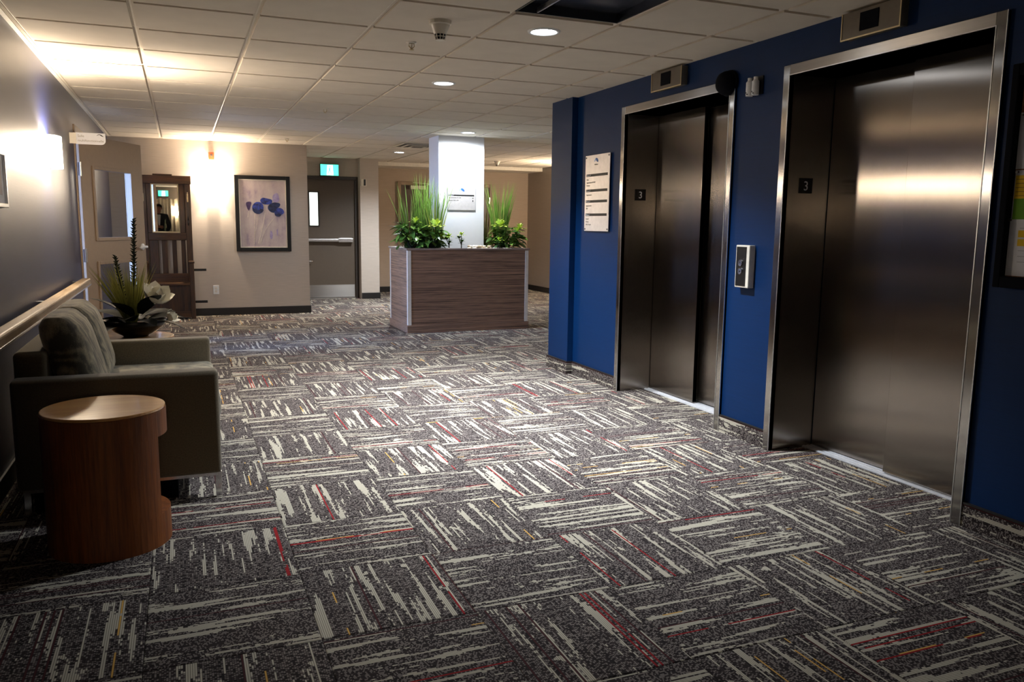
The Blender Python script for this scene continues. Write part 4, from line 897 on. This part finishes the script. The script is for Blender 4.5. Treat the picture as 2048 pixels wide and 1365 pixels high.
# ------------------------------------------------------------------ flower arrangement
def arrangement():
    cx, cy, z0 = -.285, 5.50, .545
    t = thing('flower_arrangement', 'black bowl of artificial white magnolia, grasses and dark leaves', 'flowers', (cx, cy, z0))
    obj('bowl', MB().lathe([(0, 0), (.07, 0), (.075, .006), (.12, .03), (.16, .065), (.185, .105), (.180, .106), (.155, .07), (.11, .038), (0, .025)], (cx, cy, z0), 40), 'bowl', t, smooth=True)
    obj('moss', MB().lathe([(0, .085), (.12, .088), (.168, .09), (.16, .075), (0, .06)], (cx, cy, z0), 24), 'soil', t)
    zb = z0+.08
    b = MB()
    for k in range(150):
        a = random.uniform(0, 2*PI); lean = random.uniform(.02, .42); d = Vector((math.cos(a)*lean-.10, math.sin(a)*lean*.6, 1))
        b.blade((cx-.02+.025*math.cos(a), cy+.025*math.sin(a), zb), d, random.uniform(.22, .42), .009, Vector((math.cos(a), math.sin(a), -.2))*.12, 4)
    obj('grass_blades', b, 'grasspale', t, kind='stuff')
    for (bx, h, ln) in ((-.02, .655, .012), (-.075, .43, -.05)):
        st = MB(); base_ = Vector((cx+bx*.5, cy+.02, zb)); tip = Vector((cx+bx+ln+.03, cy+.02, zb+h-.01)); st.tube([base_, (base_+tip)/2+Vector((.004, 0, 0)), tip], [.006, .005, .004], 6)
        s_ = obj('stalk', st, 'stalk', t); lf = MB(); n = int(h*130)
        for k in range(n):
            q = .35+.65*k/n; p = base_.lerp(tip, q); a = k*2.4
            lf.blade(p, (math.cos(a), math.sin(a), .5), .030*(1.2-.5*q), .014, (0, 0, .1), 2)
        obj('florets', lf, 'stalk', s_, kind='stuff')
    PM = leaf_mesh('petal', .115, .105, .50, 'petal', 6, .30); PM2 = leaf_mesh('petal', .10, .085, .35, 'petal', 6, .35)
    def flower(c, s, n, tilt, nm='magnolia'):
        f = bpy.data.objects.new(nm, MB().ball((0, 0, 0), .016*s, 8, 6).mesh(nm)); C.objects.link(f); f.parent = t; f.data.materials.append(M['petal']); f['label'] = 'large white magnolia bloom' if n > 5 else 'white magnolia bud'
        f.matrix_local = Matrix.Translation(Vector(c)-ORG[t]) @ Matrix.Rotation(tilt[0], 4, 'X') @ Matrix.Rotation(tilt[1], 4, 'Y'); ORG[f] = Vector((0, 0, 0))
        for ring, (el, k_) in enumerate(((.35, n), (.85, max(3, n-2)), (1.25, max(2, n-3)))):
            for q in range(k_): put_leaf(PM if ring == 0 else PM2, f, (.008*math.cos(2*PI*q/k_), .008*math.sin(2*PI*q/k_), .004*ring), 2*PI*q/k_+ring*.5, el, 0, s, 'petal')
    flower((cx+.115, cy-.05, z0+.215), 1.0, 7, (.55, .35)); flower((cx+.195, cy-.07, z0+.105), .5, 3, (.3, .8), 'magnolia_bud')
    DM = leaf_mesh('leaf', .17, .085, -.35, 'darkleaf', 6, .2)
    for az, el, r, z in ((2.8, .55, .05, .1), (3.5, .35, .06, .1), (2.3, .2, .08, .09), (3.9, .05, .08, .09), (4.5, .45, .06, .1), (5.2, .25, .07, .1), (5.9, .5, .06, .12), (.2, .3, .08, .1), (.9, .55, .05, .1), (4.2, .85, .04, .12), (5.5, .9, .05, .14), (1.6, .6, .06, .1), (3.2, .9, .05, .12), (6.1, .05, .1, .09)):
        put_leaf(DM, t, (cx+r*math.cos(az), cy+r*math.sin(az), z0+z), az, el, random.uniform(-.3, .3), random.uniform(1.05, 1.35))
arrangement()

# ------------------------------------------------------------------ behind the camera, seen in the mirror and in the steel
b = MB(); n = 60
pts = []
for i in range(n+1): pts.append((-1+.1+1.9*i/n*.9, YB+.06+.025*math.sin(i*1.7)))
for i in range(n): b.add([(pts[i][0], pts[i][1], .05), (pts[i+1][0], pts[i+1][1], .05), (pts[i+1][0], pts[i+1][1], 1.93+.02*math.sin(i*.7)), (pts[i][0], pts[i][1], 1.93+.02*math.sin((i-1)*.7))], [(0, 1, 2, 3)])
cu = obj('curtain', b, 'curtain', None, origin=(0, YB, 0)); tag(cu, 'cream pleated curtain seen behind the person in the mirror', 'curtain')
def person():
    px, py = -.495, -.02
    t = thing('person', 'person in dark suit and white shirt looking down, reflected in the mirror', 'person', (px, py, 0))
    def skin_chain(name, verts, edges, radii, mat, parent=t, sub=2, root=0, label=None):
        me = bpy.data.meshes.new(name); me.from_pydata([tuple(Vector(v)) for v in verts], edges, []); o = bpy.data.objects.new(name, me); C.objects.link(o); o.parent = parent
        md = o.modifiers.new('skin', 'SKIN'); md.use_smooth_shade = True
        for i, r in enumerate(radii): sv = me.skin_vertices[0].data[i]; sv.radius = r if isinstance(r, tuple) else (r, r); sv.use_root = (i == root)
        q = o.modifiers.new('sub', 'SUBSURF'); q.levels = sub; q.render_levels = sub; me.materials.append(M[mat])
        if label: o['label'] = label
        return o
    # the figure in one continuous suit surface; it faces +Y, leaning a little forward
    V = [(0, 0, .93), (0, .01, 1.08), (0, .03, 1.24), (0, .05, 1.36), (0, .075, 1.42),
         (.17, .05, 1.355), (.235, .05, 1.12), (.20, .20, 1.0), (.06, .30, 1.06),
         (-.17, .05, 1.355), (-.235, .05, 1.12), (-.20, .20, 1.02), (-.05, .30, 1.10),
         (.09, 0, .86), (.10, .015, .48), (.105, -.01, .09), (-.09, 0, .86), (-.10, .015, .48), (-.105, -.01, .09)]
    Eg = [(0, 1), (1, 2), (2, 3), (3, 4), (3, 5), (5, 6), (6, 7), (7, 8), (3, 9), (9, 10), (10, 11), (11, 12), (0, 13), (13, 14), (14, 15), (0, 16), (16, 17), (17, 18)]
    Rd = [(.16, .11), (.15, .105), (.17, .11), (.15, .085), (.06, .06), .075, .058, .05, .042, .075, .058, .05, .042, .092, .068, .052, .092, .068, .052]
    skin_chain('suit', V, Eg, Rd, 'suit', label='dark suit')
    obj('shirt_front', MB().prism([(-.045, 1.40), (.045, 1.40), (.02, 1.12), (-.02, 1.12)], 0, .012, lambda p: (px+p[0], py+.135+p[2]+(.02 if p[1] < 1.3 else .0), p[1])), 'shirt', t, bevel=.004)
    nk = skin_chain('neck_and_head', [(0, .075, 1.42), (0, .095, 1.49), (0, .125, 1.56), (0, .135, 1.62)], [(0, 1), (1, 2), (2, 3)], [.052, .055, (.075, .09), (.06, .075)], 'skin', label='face turned down')
    fy = .125
    obj('nose', MB().prism([(-.014, 1.535), (.014, 1.535), (.005, 1.575), (-.005, 1.575)], 0, .025, lambda p: (px+p[0], py+fy+.085+p[2], p[1])), 'skin', t, bevel=.006)
    for s in (-1, 1):
        obj('eye', MB().ball((px+s*.03, py+fy+.085, 1.575), (.012, .006, .007), 8, 6), 'black', t); obj('ear', MB().ball((px+s*.078, py+fy-.01, 1.56), (.012, .022, .032), 8, 6), 'skin', t, smooth=True)
    obj('mouth', MB().ball((px, py+fy+.083, 1.515), (.022, .006, .005), 8, 6), 'orange', t)
    hb = MB().ball((px, py+.11, 1.60), (.086, .105, .075), 16, 10); hb.v = [Vector((p.x, p.y, max(p.z, 1.575+.07*max(0, (p.y-py-.13)/.08)))) for p in hb.v]
    obj('hair', hb, 'hair', t, smooth=True)
    for s in (-1, 1):
        w0 = Vector((s*.055, .30, 1.08)); dx = -s
        pv = [w0, w0+Vector((dx*.045, .02, .005)), w0+Vector((dx*.085, .035, .01))]
        skin_chain('palm', pv, [(0, 1), (1, 2)], [(.024, .018), (.038, .018), (.036, .015)], 'skin')
        for k, L in enumerate((.066, .075, .07, .055)):
            b0 = pv[2]+Vector((0, -.012, .03-.02*k)); f1 = b0+Vector((dx*L*.5, .012, -.002)); f2 = f1+Vector((dx*L*.3, -.018, -.004)); f3 = f2+Vector((dx*L*.15, -.02, -.004))
            skin_chain('finger', [b0, f1, f2, f3], [(0, 1), (1, 2), (2, 3)], [.0095, .009, .0085, .007], 'skin')
        b0 = pv[0]+Vector((dx*.02, .0, .02)); skin_chain('thumb', [b0, b0+Vector((dx*.03, .02, .028)), b0+Vector((dx*.055, .022, .035))], [(0, 1), (1, 2)], [.012, .0105, .008], 'skin')
        obj('shoe', MB().box(px+s*.105-.045, px+s*.105+.045, py-.09, py+.19, 0, .05).box(px+s*.105-.04, px+s*.105+.04, py-.08, py+.06, .05, .10), 'shoe', t, bevel=.02, segs=3)
person()
